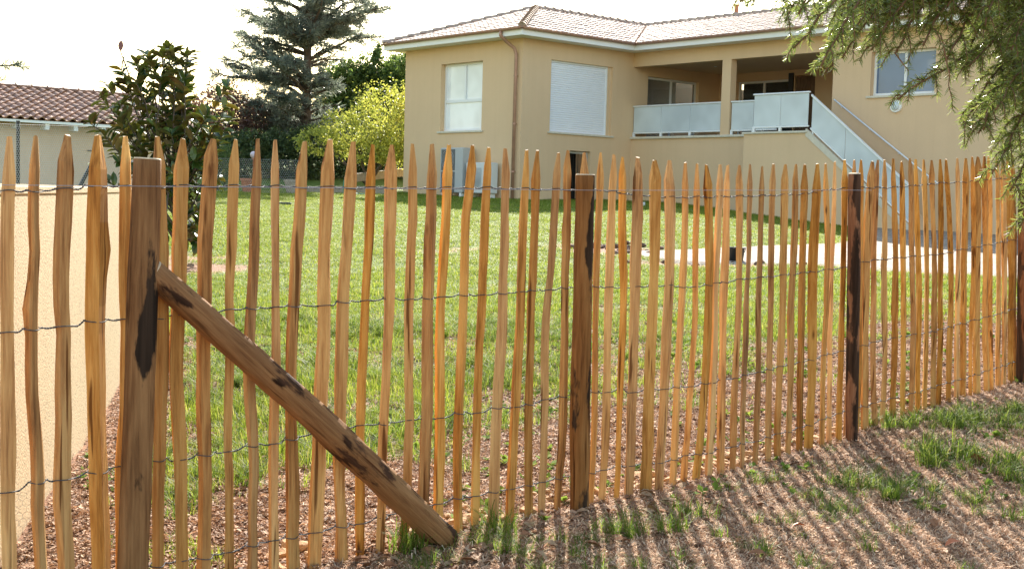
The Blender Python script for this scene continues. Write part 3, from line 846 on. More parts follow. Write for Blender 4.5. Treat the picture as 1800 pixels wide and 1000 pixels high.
# roller shutter: curved slats
mb = MB()
n = 32; dz = (W2[3] - .06 - W2[2]) / n
prof = [(.000, .0), (-.009, .18), (-.012, .45), (-.010, .75), (-.001, .97), (.006, 1.0)]
V, F = [], []
pts = [(y, W2[2] + (k + t) * dz) for k in range(n) for (y, t) in prof]
for (y, z) in pts: V += [PR(W2[0] + .045, .12 + y, z), PR(W2[1] - .19, .12 + y, z)]
F = [(2 * k, 2 * k + 1, 2 * k + 3, 2 * k + 2) for k in range(len(pts) - 1)]
mb.add(V, F); rs = mb.build('roller_shutter', M['shutter'], house)
rs['label'] = 'closed white roller shutter over the side window'
mb = MB()
for a in (W2[0], W2[1] - .19): mb.box(PR, (a, .085, W2[2]), (a + .045, .16, W2[3] - .06))
mb.box(PR, (W2[0], .08, W2[3] - .058), (W2[1] - .145, .17, W2[3])); mb.build('guide_rail', M['alu'], rs)
mb = MB(); mb.box(PR, (W2[1] - .143, .06, W2[2]), (W2[1], .2, W2[3])); mb.build('reveal', M['wall'], rs)
mb = MB(); mb.box(PR, (W2[0] - .09, -.05, W2[2] - .06), (W2[1] + .09, .12, W2[2] - .001), bev=.006); mb.build('window_sill', M['sill'], rs)
# low cellar door, leaf ajar with bars
mb = MB(); mb.box(PR, (D2[0] + .02, .10, .95), (D2[0] + .07, .15, 2.72)); mb.box(PR, (D2[1] - .2, .10, .95), (D2[1] - .02, .15, 2.72)); mb.box(PR, (D2[0] + .071, .10, 2.66), (D2[1] - .201, .15, 2.72))
cd = mb.build('cellar_door', M['concrete'], house)
for k in range(5):
    a = D2[0] + .15 + k * .1
    mb = MB(); mb.tube([PR(a, .2, 1.0), PR(a, .2, 2.66)], .008, 6); mb.build('bar', M['black'], cd)

# ---- roof
EV = .55                       # overhang
RZ, TZ = 6.12, 7.40            # eave edge height, ridge height
UR = (UB + UA) / 2             # wing ridge line
VP, VJ = 27.5, 32.8            # hip peak, valley head / main ridge
def roof_slope(name, frame, amin, amax, rng_b, L, rise, parent, mat, pitch=.21, course=.34, amp=.035):
    """barrel tiles: columns along a, courses up b; rng_b(a) -> (b0, b1) in metres up the slope"""
    V, F = [], []
    sl = math.hypot(L, rise); cs, sn_ = L / sl, rise / sl
    ncol = int((amax - amin) / pitch)
    sub = 6
    ph = np.linspace(0, 1, sub + 1)
    pr = np.where(ph < .62, np.sin(ph / .62 * math.pi) * amp, -.010 * np.sin((ph - .62) / .38 * math.pi))
    n = 0
    for c in range(ncol):
        a0 = amin + c * pitch
        b0, b1 = rng_b(a0 + pitch / 2)
        if b1 - b0 < .05: continue
        ks = np.arange(math.floor(b0 / course), math.ceil(b1 / course))
        for k in ks:
            s0, s1 = max(b0, k * course), min(b1, (k + 1) * course)
            if s1 - s0 < .02: continue
            jz = random.uniform(-.006, .006); ja = random.uniform(-.008, .008)
            for (bb, lift) in ((s0 - .03 * (k * course > b0), .026), (s1, .0)):
                for t, h in zip(ph, pr):
                    hh = h + lift + jz
                    V.append(frame(a0 + t * pitch + ja, bb * cs - hh * sn_, bb * sn_ + hh * cs))
            m = sub + 1
            for j in range(sub): F.append((n + j, n + j + 1, n + m + j + 1, n + m + j))
            # open front lip
            base = n + 2 * m
            for t, h in zip(ph, pr):
                bb = s0 - .03 * (k * course > b0); hh = h + jz - .004
                V.append(frame(a0 + t * pitch + ja, bb * cs - hh * sn_, bb * sn_ + hh * cs))
            for j in range(sub): F.append((base + j, base + j + 1, n + j + 1, n + j))
            n += 3 * m
    o = mesh(name, V, F, mat, parent)
    o['kind'] = 'stuff'
    return o
mb = MB()   # closed roof body under the tiles
def RP(u, v, z): return H(u, v, z)
zb = RZ - .02; zt_ = TZ - .03
A_, B_, C_ = (UA + EV, VB - EV), (UB - EV, VB - EV), (UB - EV, VC - EV)
D_ = (8.4, VC - EV)
pk, J_ = RP(UR, VP, zt_), RP(UR, VJ, zt_)
mr_ = RP(8.4, VJ, zt_)
mb.add([RP(*A_, zb), RP(*B_, zb), pk], [(0, 1, 2)])
mb.add([RP(*B_, zb), RP(*C_, zb), J_, pk], [(0, 1, 2, 3)])
mb.add([RP(*C_, zb), RP(*D_, zb), mr_, J_], [(0, 1, 2, 3)])
mb.add([RP(UA + EV, 37.0, zb), RP(*A_, zb), pk, J_], [(0, 1, 2, 3)])
mb.add([RP(8.4, VJ, zt_), RP(8.4, 37.0, zb), RP(UA + EV, 37.0, zb), J_], [(0, 1, 2, 3)])
roof = mb.build('roof', M['rtile'], house)
L1 = VP - (VB - EV)
def rb_front(a):      # a = u ; triangle
    half = (UA + EV) - UR
    t = 1 - abs(a - UR) / half
    return 0, max(0, t) * math.hypot(L1, TZ - RZ)
roof_slope('roof_tiles', lambda a, b, h: H(a, VB - EV + b, RZ + h), UB - EV, UA + EV, rb_front, L1, TZ - RZ, roof, M['rtile'])
L2 = UR - (UB - EV)
def rb_side(a):       # a = v along the wing side eave
    sl = math.hypot(L2, TZ - RZ)
    top = 1.0 if a > VP else (a - (VB - EV)) / L1
    bot = 0.0 if a < VC - EV else (a - (VC - EV)) / (VJ - (VC - EV))
    return bot * sl, top * sl
roof_slope('roof_tiles', lambda a, b, h: H(UB - EV + b, a, RZ + h), VB - EV, VJ, rb_side, L2, TZ - RZ, roof, M['rtile'])
L3 = VJ - (VC - EV)
def rb_main(a):       # a = u
    sl = math.hypot(L3, TZ - RZ)
    bot = 0.0 if a < UB - EV else (a - (UB - EV)) / (UR - (UB - EV))
    return bot * sl, sl
roof_slope('roof_tiles', lambda a, b, h: H(a, VC - EV + b, RZ + h), 8.4, UR, rb_main, L3, TZ - RZ, roof, M['rtile'])
def ridge_run(p, q, n, r=.11):
    p, q = np.array(p), np.array(q); d = (q - p) / n
    side = np.cross(d / np.linalg.norm(d), [0, 0, 1]); side /= np.linalg.norm(side); up = np.cross(side, d / np.linalg.norm(d))
    for k in range(n):
        V = []
        for e, rr, lf in ((k, r * 1.12, .03), (k + 1.06, r * .95, .0)):
            c = p + d * e
            for a in np.linspace(-.1, math.pi + .1, 8): V.append(c + side * math.cos(a) * rr + up * (math.sin(a) * rr * .8 + lf - .02))
        F = [(j, j + 1, 8 + j + 1, 8 + j) for j in range(7)] + [tuple(range(8))]
        mesh('ridge_tile', V, F, M['rridge'], roof, True)
up = .03
ridge_run(RP(*B_, RZ + .05), RP(UR, VP, TZ + up), 13)
ridge_run(RP(*A_, RZ + .05), RP(UR, VP, TZ + up), 12)
ridge_run(RP(UR, VP, TZ + up), RP(UR, VJ, TZ + up), 14)
ridge_run(RP(UR, VJ, TZ + up), RP(16.5, VJ, TZ + up), 36)
mb = MB()   # valley lining
c1, c2 = RP(*C_, RZ + .03), RP(UR, VJ, TZ + .01)
dv = (c2 - c1) / np.linalg.norm(c2 - c1); sd = np.cross(dv, [0, 0, 1]); sd /= np.linalg.norm(sd)
mb.add([c1 - sd * .10 + [0, 0, .05], c1, c1 + sd * .10 + [0, 0, .05], c2 - sd * .10 + [0, 0, .05], c2, c2 + sd * .10 + [0, 0, .05]], [(0, 1, 4, 3), (1, 2, 5, 4)])
mb.build('valley', M['copper'], roof)
# flue pipe
fb = H(26.7, VJ + .2, TZ - .1)
mb = MB(); mb.tube([fb, fb + [0, 0, .48]], .075, 12); mb.tube([fb + [0, 0, .48], fb + [0, 0, .52]], .10, 12); mb.box(lambda x, y, z: fb + np.array([x, y, z]), (-.16, -.16, -.05), (.16, .16, .16)); mb.build('chimney_flue', M['terracotta'], roof)
# fascia + soffit + gutter
mb = MB()
FZ0, FZ1 = 5.925, 6.10
def run(p, q, mat, name):
    pass
def fascia(p, q, inner):
    p, q = np.array(p), np.array(q)
    mb.add([H(*p, FZ0), H(*q, FZ0), H(*q, FZ1), H(*p, FZ1)], [(0, 1, 2, 3)])
fo = EV - .03
A2, B2, C2, D2_ = (UA + fo, VB - fo), (UB - fo, VB - fo), (UB - fo, VC - fo), (8.5, VC - fo)
for p, q in ((A2, B2), (B2, C2), (C2, D2_)): fascia(p, q, None)
fascia((UA + fo, 36), A2, None)
# soffits
mb.add([H(UA + fo, VB - fo, FZ0), H(UB - fo, VB - fo, FZ0), H(UB - fo, VB + .02, FZ0), H(UA + fo, VB + .02, FZ0)], [(0, 1, 2, 3)])
mb.add([H(UB - fo, VB + .021, FZ0), H(UB - fo, VC - fo, FZ0), H(UB + .02, VC - fo, FZ0), H(UB + .02, VB + .021, FZ0)], [(0, 1, 2, 3)])
mb.add([H(UB + .02, VC - fo + .001, FZ0), H(8.5, VC - fo + .001, FZ0), H(8.5, VC + .02, FZ0), H(UB + .02, VC + .02, FZ0)], [(0, 1, 2, 3)])
mb.add([H(UA + fo, VB + .021, FZ0), H(UA - .02, VB + .021, FZ0), H(UA - .02, 36, FZ0), H(UA + fo, 36, FZ0)], [(0, 1, 2, 3)])
mb.build('fascia', M['white'], house)
mb = MB()
def gutter(p, q):
    p, q = np.array([*p]), np.array([*q]); d = (q - p) / np.linalg.norm(q - p); nr = np.array([d[1], -d[0]])
    V = []
    for e in (p, q):
        for a in np.linspace(math.pi, 2 * math.pi, 9):
            V.append(np.array([*(e + nr * (.065 + .062 * math.cos(a))), FZ1 + .035 + .062 * math.sin(a)]))
    mb.add(V, [(j, j + 1, 9 + j + 1, 9 + j) for j in range(8)] + [tuple(range(8, -1, -1)), tuple(range(9, 18))])
gp = [H(*x, 0)[:2] for x in (A2, B2, C2, D2_)]
for k in range(3): gutter(gp[k], gp[k + 1])
g_o = mb.build('gutter', M['copper'], house, True)
# downpipe with swan neck
mb = MB()
dp = [H(27.98, VB - fo - .06, FZ1 - .02), H(27.98, VB - fo - .06, FZ1 - .14), H(27.95, VB - .38, 5.80), H(27.86, VB - .14, 5.62), H(27.83, VB - .09, 5.45), H(27.83, VB - .09, 1.15)]
mb.tube(dp, .05, 12)
dpo = mb.build('downpipe', M['copper'], house, True)
for z in (2.0, 3.4, 4.8):
    mb = MB(); mb.tube([H(27.83, VB - .09, z), H(27.83, VB - .09, z + .05)], .058, 12); mb.box(H, (27.82, VB - .05, z + .01), (27.84, VB - .001, z + .04)); mb.build('pipe_clamp', M['copper'], dpo)

# ---- balcony railings, landing and stairs
def glass_rail(u0, u1, v, z0, z1, npan, name, label):
    mb = MB(); mb.box(H, (u0 - .02, v - .035, z1 - .045), (u1 + .02, v + .035, z1), bev=.012)
    r = mb.build(name, M['alu'], house); r['label'] = label
    mb = MB(); mb.box(H, (u0 - .02, v - .02, z0 + .10), (u1 + .02, v + .02, z0 + .145), bev=.008); mb.build('bottom_rail', M['alu'], r)
    w = (u1 - u0) / npan
    for k in range(npan):
        mb = MB(); mb.box(H, (u0 + k * w + .012, v - .006, z0 + .15), (u0 + (k + 1) * w - .012, v + .006, z1 - .05)); mb.build('glass_panel', M['frost'], r)
    for k in range(1, npan + 1):
        x = u0 + k * w - (.03 if k == npan else 0)
        mb = MB(); mb.box(H, (x - .022, v + .010, z0), (x + .022, v + .05, z1 - .05)); mb.box(H, (x - .035, v - .03, z0), (x + .035, v + .009, z0 + .098)); mb.build('baluster', M['alu'], r)
    return r
glass_rail(24.06, UB - .03, VC + .05, 3.285, 4.27, 3, 'balcony_railing', 'frosted glass balcony railing of three panels left of the column')
glass_rail(22.02, 23.66, VC + .05, 3.285, 4.27, 2, 'balcony_railing', 'frosted glass railing behind the stair landing')
V1 = 28.05; SZ = 3.27
U0, U1, U2 = 22.25, 20.15, 16.75         # landing left edge, stair head, stair foot
ZF = .62
def block_poly(v):
    return [H(U0, v, .4), H(U2, v, .4), H(U2, v, ZF + .1), H(U1, v, SZ - .06), H(U0, v, SZ - .06)]
mb = MB()
P1, P2 = block_poly(V1), block_poly(VC - .004)
mb.add(P1 + P2, [(0, 1, 2, 3, 4), (9, 8, 7, 6, 5)] + [(i, (i + 1) % 5, 5 + (i + 1) % 5, 5 + i) for i in range(5)])
stairs = mb.build('staircase', M['wall'], house)
stairs['label'] = 'outside staircase block with landing and glass balustrade'
mb = MB(); mb.box(H, (U1 - .02, V1 - .05, SZ - .058), (U0 + .04, VC - .08, SZ), bev=.006); mb.build('landing_slab', M['sill'], stairs)
nst = 15
for k in range(nst):
    ua = U1 - .021 - (U1 - U2) * k / nst; ub = U1 - .021 - (U1 - U2) * (k + 1) / nst; z = SZ - (k + 1) * (SZ - ZF) / nst
    mb = MB(); mb.box(H, (ub - .02, V1 + .06, z - .19), (ua, VC - .01, z)); mb.build('step', M['sill'], stairs)
# pale stringer along the slope
sl = (SZ - ZF) / (U1 - U2)
def sz(u): return SZ - (U1 - u) * sl
mb = MB()
for (v0, v1) in ((V1 - .02, V1 + .055),):
    Q = []
    for v in (v0, v1): Q += [H(U1 + .02, v, SZ - .14), H(U2, v, sz(U2) - .12), H(U2, v, sz(U2) + .08), H(U1 + .02, v, SZ + .055)]
    mb.add(Q, [(0, 1, 2, 3), (7, 6, 5, 4)] + [(i, (i + 1) % 4, 4 + (i + 1) % 4, 4 + i) for i in range(4)])
mb.build('stringer', M['sill'], stairs)
glass_rail(20.12, 21.95, V1 + .02, SZ, 4.32, 2, 'landing_railing', 'frosted glass railing on the stair landing')
def slope_bar(mb, u0, u1, v, dz0, dz1, w):
    Q = []
    for vv in (v - w, v + w): Q += [H(u0, vv, sz(u0) + dz0), H(u1, vv, sz(u1) + dz0), H(u1, vv, sz(u1) + dz1), H(u0, vv, sz(u0) + dz1)]
    mb.add(Q, [(0, 1, 2, 3), (7, 6, 5, 4)] + [(i, (i + 1) % 4, 4 + (i + 1) % 4, 4 + i) for i in range(4)])
mb = MB(); slope_bar(mb, 20.04, U2, V1 + .02, 1.0, 1.05, .035); sr = mb.build('stair_balustrade', M['alu'], house)
sr['label'] = 'sloping frosted glass balustrade down the stairs'
mb = MB(); slope_bar(mb, 20.04, U2, V1 + .02, .12, .165, .02); mb.build('bottom_rail', M['alu'], sr)
npn = 3
for k in range(npn):
    a = 20.02 - (20.02 - U2) * k / npn - .012; b = 20.02 - (20.02 - U2) * (k + 1) / npn + .012
    mb = MB(); slope_bar(mb, a, b, V1 + .02, .17, .995, .006); mb.build('glass_panel', M['frost'], sr)
for k in range(npn + 1):
    u_ = 19.98 - (19.98 - U2 - .05) * k / npn
    mb = MB(); mb.box(H, (u_ - .02, V1 + .03, sz(u_) - .02), (u_ + .02, V1 + .065, sz(u_) + 1.0)); mb.build('baluster', M['alu'], sr)
mb = MB(); mb.tube([H(20.04, VC - .08, 4.17), H(17.0, VC - .08, 4.17 - 3.04 * .70), H(U2, VC - .08, 4.17 - (20.04 - U2) * .70)], .022, 8); hr = mb.build('wall_handrail', M['alu'], house, True)
for k in range(4):
    u_ = 19.8 - k * .9
    mb = MB(); mb.tube([H(u_, VC - .08, 4.17 - (20.04 - u_) * .70 - .015), H(u_, VC - .08, 4.17 - (20.04 - u_) * .70 - .06), H(u_, VC - .002, 4.17 - (20.04 - u_) * .70 - .06)], .009, 6); mb.build('bracket', M['alu'], hr)
# round bulkhead lamp
def disc_stack(c, axis, prof, n=20):
    axis = np.array(axis, float); a = np.cross(axis, [0, 0, 1]); a /= np.linalg.norm(a); b = np.cross(axis, a)
    V = []
    for (d, r) in prof:
        for t in np.arange(n) * 2 * math.pi / n: V.append(c + axis * d + (a * math.cos(t) + b * math.sin(t)) * r)
    F = [(k * n + j, k * n + (j + 1) % n, (k + 1) * n + (j + 1) % n, (k + 1) * n + j) for k in range(len(prof) - 1) for j in range(n)]
    F.append(tuple((len(prof) - 1) * n + j for j in range(n)))
    return V, F
nv = -np.array([*HV, 0])
V, F = disc_stack(H(18.16, VC, 3.92), nv, [(0, .165), (.05, .165), (.065, .15), (.065, .12)])
lo = mesh('wall_lamp', V, F, M['white'], house)
V, F = disc_stack(H(18.16, VC, 3.92), nv, [(.060, .119), (.085, .11), (.105, .08), (.112, .03)])
mesh('lamp_glass', V, F, M['frost'], lo, True)
# plinth line at the foot of the stairs wall
mb = MB(); mb.box(H, (U2, V1 - .035, .3), (UB - .02, V1 - .003, .95)) if False else None

# ------------------------------------------------------------------ heat pumps against the wing
def ac_unit(u0, u1, z0, z1, v0, v1, fans, label, body, grille):
    t = thing('heat_pump', tuple(H((u0 + u1) / 2, (v0 + v1) / 2, z0)), label, 'heat pump')
    mb = MB(); mb.box(H, (u0, v0, z0 + .06), (u1, v1, z1), bev=.02); mb.build('casing', M[body], t)
    for x in (u0 + .12, u1 - .12):
        mb = MB(); mb.box(H, (x - .05, v0 + .02, z0 - .15), (x + .05, v1 - .02, z0 + .06)); mb.build('foot', M['white'], t)
    for (uc, zc, r) in fans:
        mb = MB(); mb.box(H, (uc - r - .03, v0 - .012, zc - r - .02), (uc + r + .03, v0 - .001, zc + r + .02), bev=.004); g = mb.build('fan_grille', M[grille], t)
        for rr in np.linspace(.3, 1, 5) * r:
            ring = [H(uc + rr * math.cos(a), v0 - .02, zc + rr * math.sin(a)) for a in np.linspace(0, 2 * math.pi, 25)]
            mb = MB(); mb.tube(ring, .006, 5, cap=False); mb.build('grille_ring', M['acbody'], g)
        V, F = disc_stack(H(uc, v0 - .012, zc), nv, [(0, .085), (.02, .08), (.03, .05)]); mesh('hub', V, F, M['aclight'], g, True)
    return t
ac_unit(29.64, 30.74, 1.30, 2.73, 23.92, 24.32, [(30.36, 2.36, .30), (30.36, 1.68, .30)], 'tall grey heat pump with two stacked fans against the house', 'acbody', 'acdark')
ac_unit(28.47, 29.50, 1.30, 2.28, 23.95, 24.32, [(29.12, 1.80, .30)], 'lower pale heat pump with one fan beside the copper downpipe', 'aclight', 'acbody')

# ------------------------------------------------------------------ outbuilding on the left
def build_outbuilding():
    e1 = np.array([.755, .656]); e2 = np.array([-.656, .755])
    p0 = np.array([-11.1, 27.0])
    fr = lambda x, y, z: np.array([*(p0 + e1 * x + e2 * y), z])
    x0, x1 = -7.0, 4.55
    t = thing('outbuilding', tuple(fr(0, 0, .8)), 'long low outbuilding with brown tiled roof behind the garden wall', 'building')
    mb = MB(); mb.box(fr, (x0, .35, .2), (x1, .6, 2.62)); mb.build('wall', M['owall'], t)
    mb = MB(); mb.add([fr(x1 - .25, .61, .2), fr(x1 - .25, 6.2, .2), fr(x1 - .25, 6.2, 2.6), fr(x1 - .25, 3.3, 3.50), fr(x1 - .25, .61, 2.62), fr(x1, .61, .2), fr(x1, 6.2, .2), fr(x1, 6.2, 2.6), fr(x1, 3.3, 3.50), fr(x1, .61, 2.62)],
        [(0, 1, 2, 3, 4), (9, 8, 7, 6, 5)] + [(i, (i + 1) % 5, 5 + (i + 1) % 5, 5 + i) for i in range(5)]); mb.build('gable_wall', M['owall'], t)
    mb = MB(); mb.add([fr(x0, 0, 2.66), fr(x1 + .25, 0, 2.66), fr(x1 + .25, 3.3, 3.58), fr(x0, 3.3, 3.58), fr(x1 + .25, 6.6, 2.66), fr(x0, 6.6, 2.66)], [(0, 1, 2, 3), (3, 2, 4, 5)])
    rf = mb.build('roof', M['otile'], t)
    L, rise = 3.3, .92
    roof_slope('roof_tiles', lambda a, b, h: fr(a, b, 2.68 + h), x0, x1 + .25, lambda a: (0, math.hypot(L, rise)), L, rise, rf, M['otile'], pitch=.23, course=.30, amp=.055)
    for k in range(30):
        c = x0 + k * .385
        V = []
        for e, rr in ((c, .12), (c + .42, .10)):
            for a in np.linspace(0, math.pi, 7): V.append(fr(e, 3.3 + math.cos(a) * rr, 3.60 + math.sin(a) * rr * .8))
        mesh('ridge_tile', V, [(j, j + 1, 8 + j, 7 + j) for j in range(6)] + [tuple(range(7))], M['otile'], rf, True)
    for k in range(18):
        x = x0 + .3 + k * .64
        if x > x1: break
        mb = MB(); mb.box(fr, (x, .02, 2.47), (x + .09, .36, 2.60)); mb.build('rafter_end', M['white'], t)
    mb = MB(); mb.box(fr, (x0, -.01, 2.60), (x1 + .25, .02, 2.655)); mb.build('eave_board', M['white'], t)
    for (x, z) in ((2.05, 2.05), (1.98, 1.5)):
        mb = MB(); mb.box(fr, (x, .335, z), (x + .12, .349, z + .025)); mb.build('wall_slot', M['dark'], t)
build_outbuilding()

# ------------------------------------------------------------------ wire netting behind the garden wall
def netting(name, a, b, h, cell, r, label, npost, strut=None, zoff=0.0):
    a, b = np.array(a, float), np.array(b, float); L = np.linalg.norm(b - a); d = (b - a) / L; nr = np.array([-d[1], d[0]])
    za = float(G(*a)) + zoff
    zb = float(G(*b)) + zoff
    t = thing(name, (*a, za), label, 'fence')
    def frame(P):
        z = za + (zb - za) * P[:, 0] / L
        return np.stack([a[0] + d[0] * P[:, 0] + nr[0] * P[:, 1], a[1] + d[1] * P[:, 0] + nr[1] * P[:, 1], z + P[:, 2]], -1)
    mb = MB(); hex_mesh(mb, frame, L, h, cell, r); o = mb.build('wire_netting', M['netwire'], t)
    f1 = lambda x, y, z: frame(np.array([[x, y, z]], float))[0]
    for z in (h, h * .5, .05):
        mb = MB(); mb.tube([f1(0, -.004, z), f1(L, -.004, z)], .0016, 4); mb.build('line_wire', M['thinwire'], t)
    for k in range(npost):
        x = L * k / (npost - 1)
        mb = MB(); mb.tube([f1(x, .02, -.3), f1(x, .02, h + .04)], .02, 8); mb.build('post', M['black'], t)
    if strut:
        mb = MB(); mb.tube([f1(strut[0], .05, strut[2]), f1(strut[1], .05, strut[3])], .024, 8); mb.build('strut', M['black'], t)
    return t
netting('netting_fence', (-6.3, 12.2), (-4.55, 15.2), 1.42, .029, .0017, 'wire netting fence standing just behind the cream garden wall', 3, strut=(2.35, 2.95, .35, 1.25), zoff=.18)
netting('netting_fence', (-8.6, 35.8), (-6.2, 36.3), .98, .06, .0013, 'low wire netting fence in front of the dark hedge', 3)

# ------------------------------------------------------------------ small garden things
def lathe(c, prof, n=20):
    V = []
    for (r, z) in prof:
        for a in np.arange(n) * 2 * math.pi / n: V.append((c[0] + r * math.cos(a), c[1] + r * math.sin(a), c[2] + z))
    F = [(k * n + j, k * n + (j + 1) % n, (k + 1) * n + (j + 1) % n, (k + 1) * n + j) for k in range(len(prof) - 1) for j in range(n)]
    F.append(tuple(range(n - 1, -1, -1)))
    return V, F
def pot(x, y, r, h, mat, label):
    c = (x, y, float(ground_z(x, y)) - .01)
    t = thing('flower_pot', c, label, 'flower pot')
    V, F = lathe(c, [(r * .72, 0), (r * .95, h * .82), (r * .94, h * .83), (r * 1.04, h * .84), (r * 1.04, h), (r * .92, h), (r * .88, h * .86), (0.01, h * .85)])
    mesh('pot', V, F, M[mat], t)
    V, F = lathe((c[0], c[1], c[2] + h * .86), [(r * .9, 0), (r * .5, .02), (.01, .03)]); mesh('soil', V, F, M['soil'], t)
pot(-7.75, 36.6, .27, .42, 'terracotta', 'terracotta flower pot at the far edge of the lawn')
pot(-6.55, 37.0, .27, .40, 'claypot', 'weathered beige flower pot at the far edge of the lawn')
def bucket():
    x, y = 3.06, 17.15; c = (x, y, float(G(x, y)) + .02)
    t = thing('bucket', c, 'small black bucket standing by the edge of the gravel', 'bucket')
    V, F = lathe(c, [(.105, 0), (.125, .175), (.137, .178), (.137, .195), (.122, .195), (.10, .02), (.01, .015)]); mesh('bucket_body', V, F, M['black'], t, True)
    hd = [np.array(c) + [.135 * math.cos(a), -.05 * math.sin(a) - .02, .185 - .10 * math.sin(a)] for a in np.linspace(0, math.pi, 12)]
    mb = MB(); mb.tube(hd, .004, 6); mb.build('handle', M['wire'], t)
bucket()
def ball_lamp():
    x, y = -7.85, 37.6; c = (x, y, float(G(x, y)))
    t = thing('garden_lamp', c, 'globe garden lamp on a short post by the hedge', 'lamp')
    V, F = lathe(c, [(.05, -.1), (.05, .04), (.028, .06), (.028, .95), (.06, .97), (.06, 1.0), (.01, 1.01)], 12); mesh('post', V, F, M['terracotta'], t, True)
    pr = [(.11 * math.sin(a) + .001, 1.10 - .11 * math.cos(a)) for a in np.linspace(.3, math.pi, 10)]
    V, F = lathe(c, pr, 16); mesh('globe', V, F, simple('lamp_globe', (.55, .46, .50), .3, .02), t, True)
ball_lamp()
def hose():
    x, y = -5.1, 37.2; z = float(G(x, y))
    pts = [(x + .0, y, z), (x + .02, y, z + .35), (x + .06, y, z + .55), (x + .16, y, z + .60), (x + .24, y - .02, z + .5), (x + .25, y - .05, z + .1), (x + .45, y - .2, z + .03), (x + .9, y - .3, z + .03)]
    P = np.array(pts); tt = np.linspace(0, len(P) - 1, 40); Q = np.stack([np.interp(tt, np.arange(len(P)), P[:, j]) for j in range(3)], -1)
    V, F = tube(Q, .018, 8)
    o = mesh('garden_hose', V, F, M['hose'], None, True, origin=(x, y, z)); tag(o, 'green garden hose hanging near the yellow-leaved tree', 'hose')
hose()
def beam(name, a, b, w, h, mat, label, cat):
    a, b = np.array(a, float), np.array(b, float)
    d = (b - a)[:2]; L = np.linalg.norm(d); d /= L; nr = np.array([-d[1], d[0]])
    fr = lambda x, y, z: np.array([*(a[:2] + d * x + nr * y), a[2] + (b[2] - a[2]) * x / L + z])
    mb = MB(); mb.box(fr, (0, -w / 2, -.1), (L, w / 2, h), bev=.012)
    o = mb.build(name, M[mat], None, origin=tuple(a)); return tag(o, label, cat)
zz = lambda x, y: float(G(x, y))
beam('border_timber', (-6.9, 38.3, zz(-6.9, 38.3) + .02), (-4.0, 38.9, zz(-4, 38.9) + .10), .14, .16, 'timber', 'lower pale border timber edging the planted bank', 'timber')
beam('border_timber', (-5.6, 42.0, zz(-5.6, 42) + .25), (-3.9, 43.6, zz(-3.9, 43.6) + .45), .14, .18, 'timber', 'upper pale border timber higher up the planted bank', 'timber')
beam('drip_strip', (-5.42, 28.7, zz(-5.4, 28.7) + .03), (-5.12, 28.7, zz(-5.1, 28.7) + .03), .10, .05, 'black', 'short dark strip lying on the lawn', 'strip')
beam('white_stick', (3.25, 33.7, zz(3.3, 33.8) + .05), (3.55, 34.1, zz(3.5, 34) + .09), .04, .03, 'white', 'small white stick lying in the house shadow', 'stick')

# ------------------------------------------------------------------ trees and shrubs
def limb_pts(p, q, sag=0.0, wob=.06, n=8, seed=0):
    p, q = np.array(p, float), np.array(q, float); t = np.linspace(0, 1, n)[:, None]
    L = np.linalg.norm(q - p); g = np.random.default_rng(seed)
    o = np.cumsum(g.normal(0, 1, (n, 3)), 0) * wob * L / n; o -= t * o[-1]
    P = p + (q - p) * t + o
    P[:, 2] += sag * 4 * (t[:, 0] * (1 - t[:, 0]))
    return P
def leaf_quads(P, size, g, aspect=.5, up=.3, fold=.25, face=None):
    """many leaves: bent rhombs at points P"""
    n = len(P)
    d = g.normal(0, 1, (n, 3)); d[:, 2] += up if np.isscalar(up) else 0
    if face is not None: d = d * .6 + face
    d /= np.linalg.norm(d, axis=1)[:, None]
    r = g.normal(0, 1, (n, 3)); s = np.cross(d, r); s /= np.linalg.norm(s, axis=1)[:, None] + 1e-9
    nn = np.cross(s, d)
    L = (size * g.uniform(.7, 1.3, n))[:, None]; Wd = L * aspect * .5
    V = np.stack([P, P + d * L * .5 + s * Wd + nn * L * fold * .3, P + d * L, P + d * L * .5 - s * Wd + nn * L * fold * .3], 1)
    b = (np.arange(n) * 4)[:, None]
    F = np.concatenate([b + np.array([0, 1, 2]), b + np.array([0, 2, 3])])
    rv = np.repeat(g.uniform(0, 1, n), 4)
    return V.reshape(-1, 3), F, rv
def tri_mesh(name, V, F, mat, parent, attr):
    V = np.asarray(V) - ORG[parent]
    me = bpy.data.meshes.new(name)
    me.vertices.add(len(V)); me.vertices.foreach_set('co', V.astype(np.float32).reshape(-1))
    k = F.shape[1]
    me.loops.add(len(F) * k); me.loops.foreach_set('vertex_index', F.astype(np.int32).reshape(-1))
    me.polygons.add(len(F)); me.polygons.foreach_set('loop_start', (np.arange(len(F)) * k).astype(np.int32))
    try: me.polygons.foreach_set('loop_total', np.full(len(F), k, np.int32))
    except Exception: pass
    a = me.attributes.new('rnd', 'FLOAT', 'POINT'); a.data.foreach_set('value', attr.astype(np.float32))
    me.materials.append(mat); me.update(calc_edges=True); me.validate()
    o = bpy.data.objects.new(name, me); COL.objects.link(o); o.parent = parent; ORG[o] = ORG[parent]
    return o

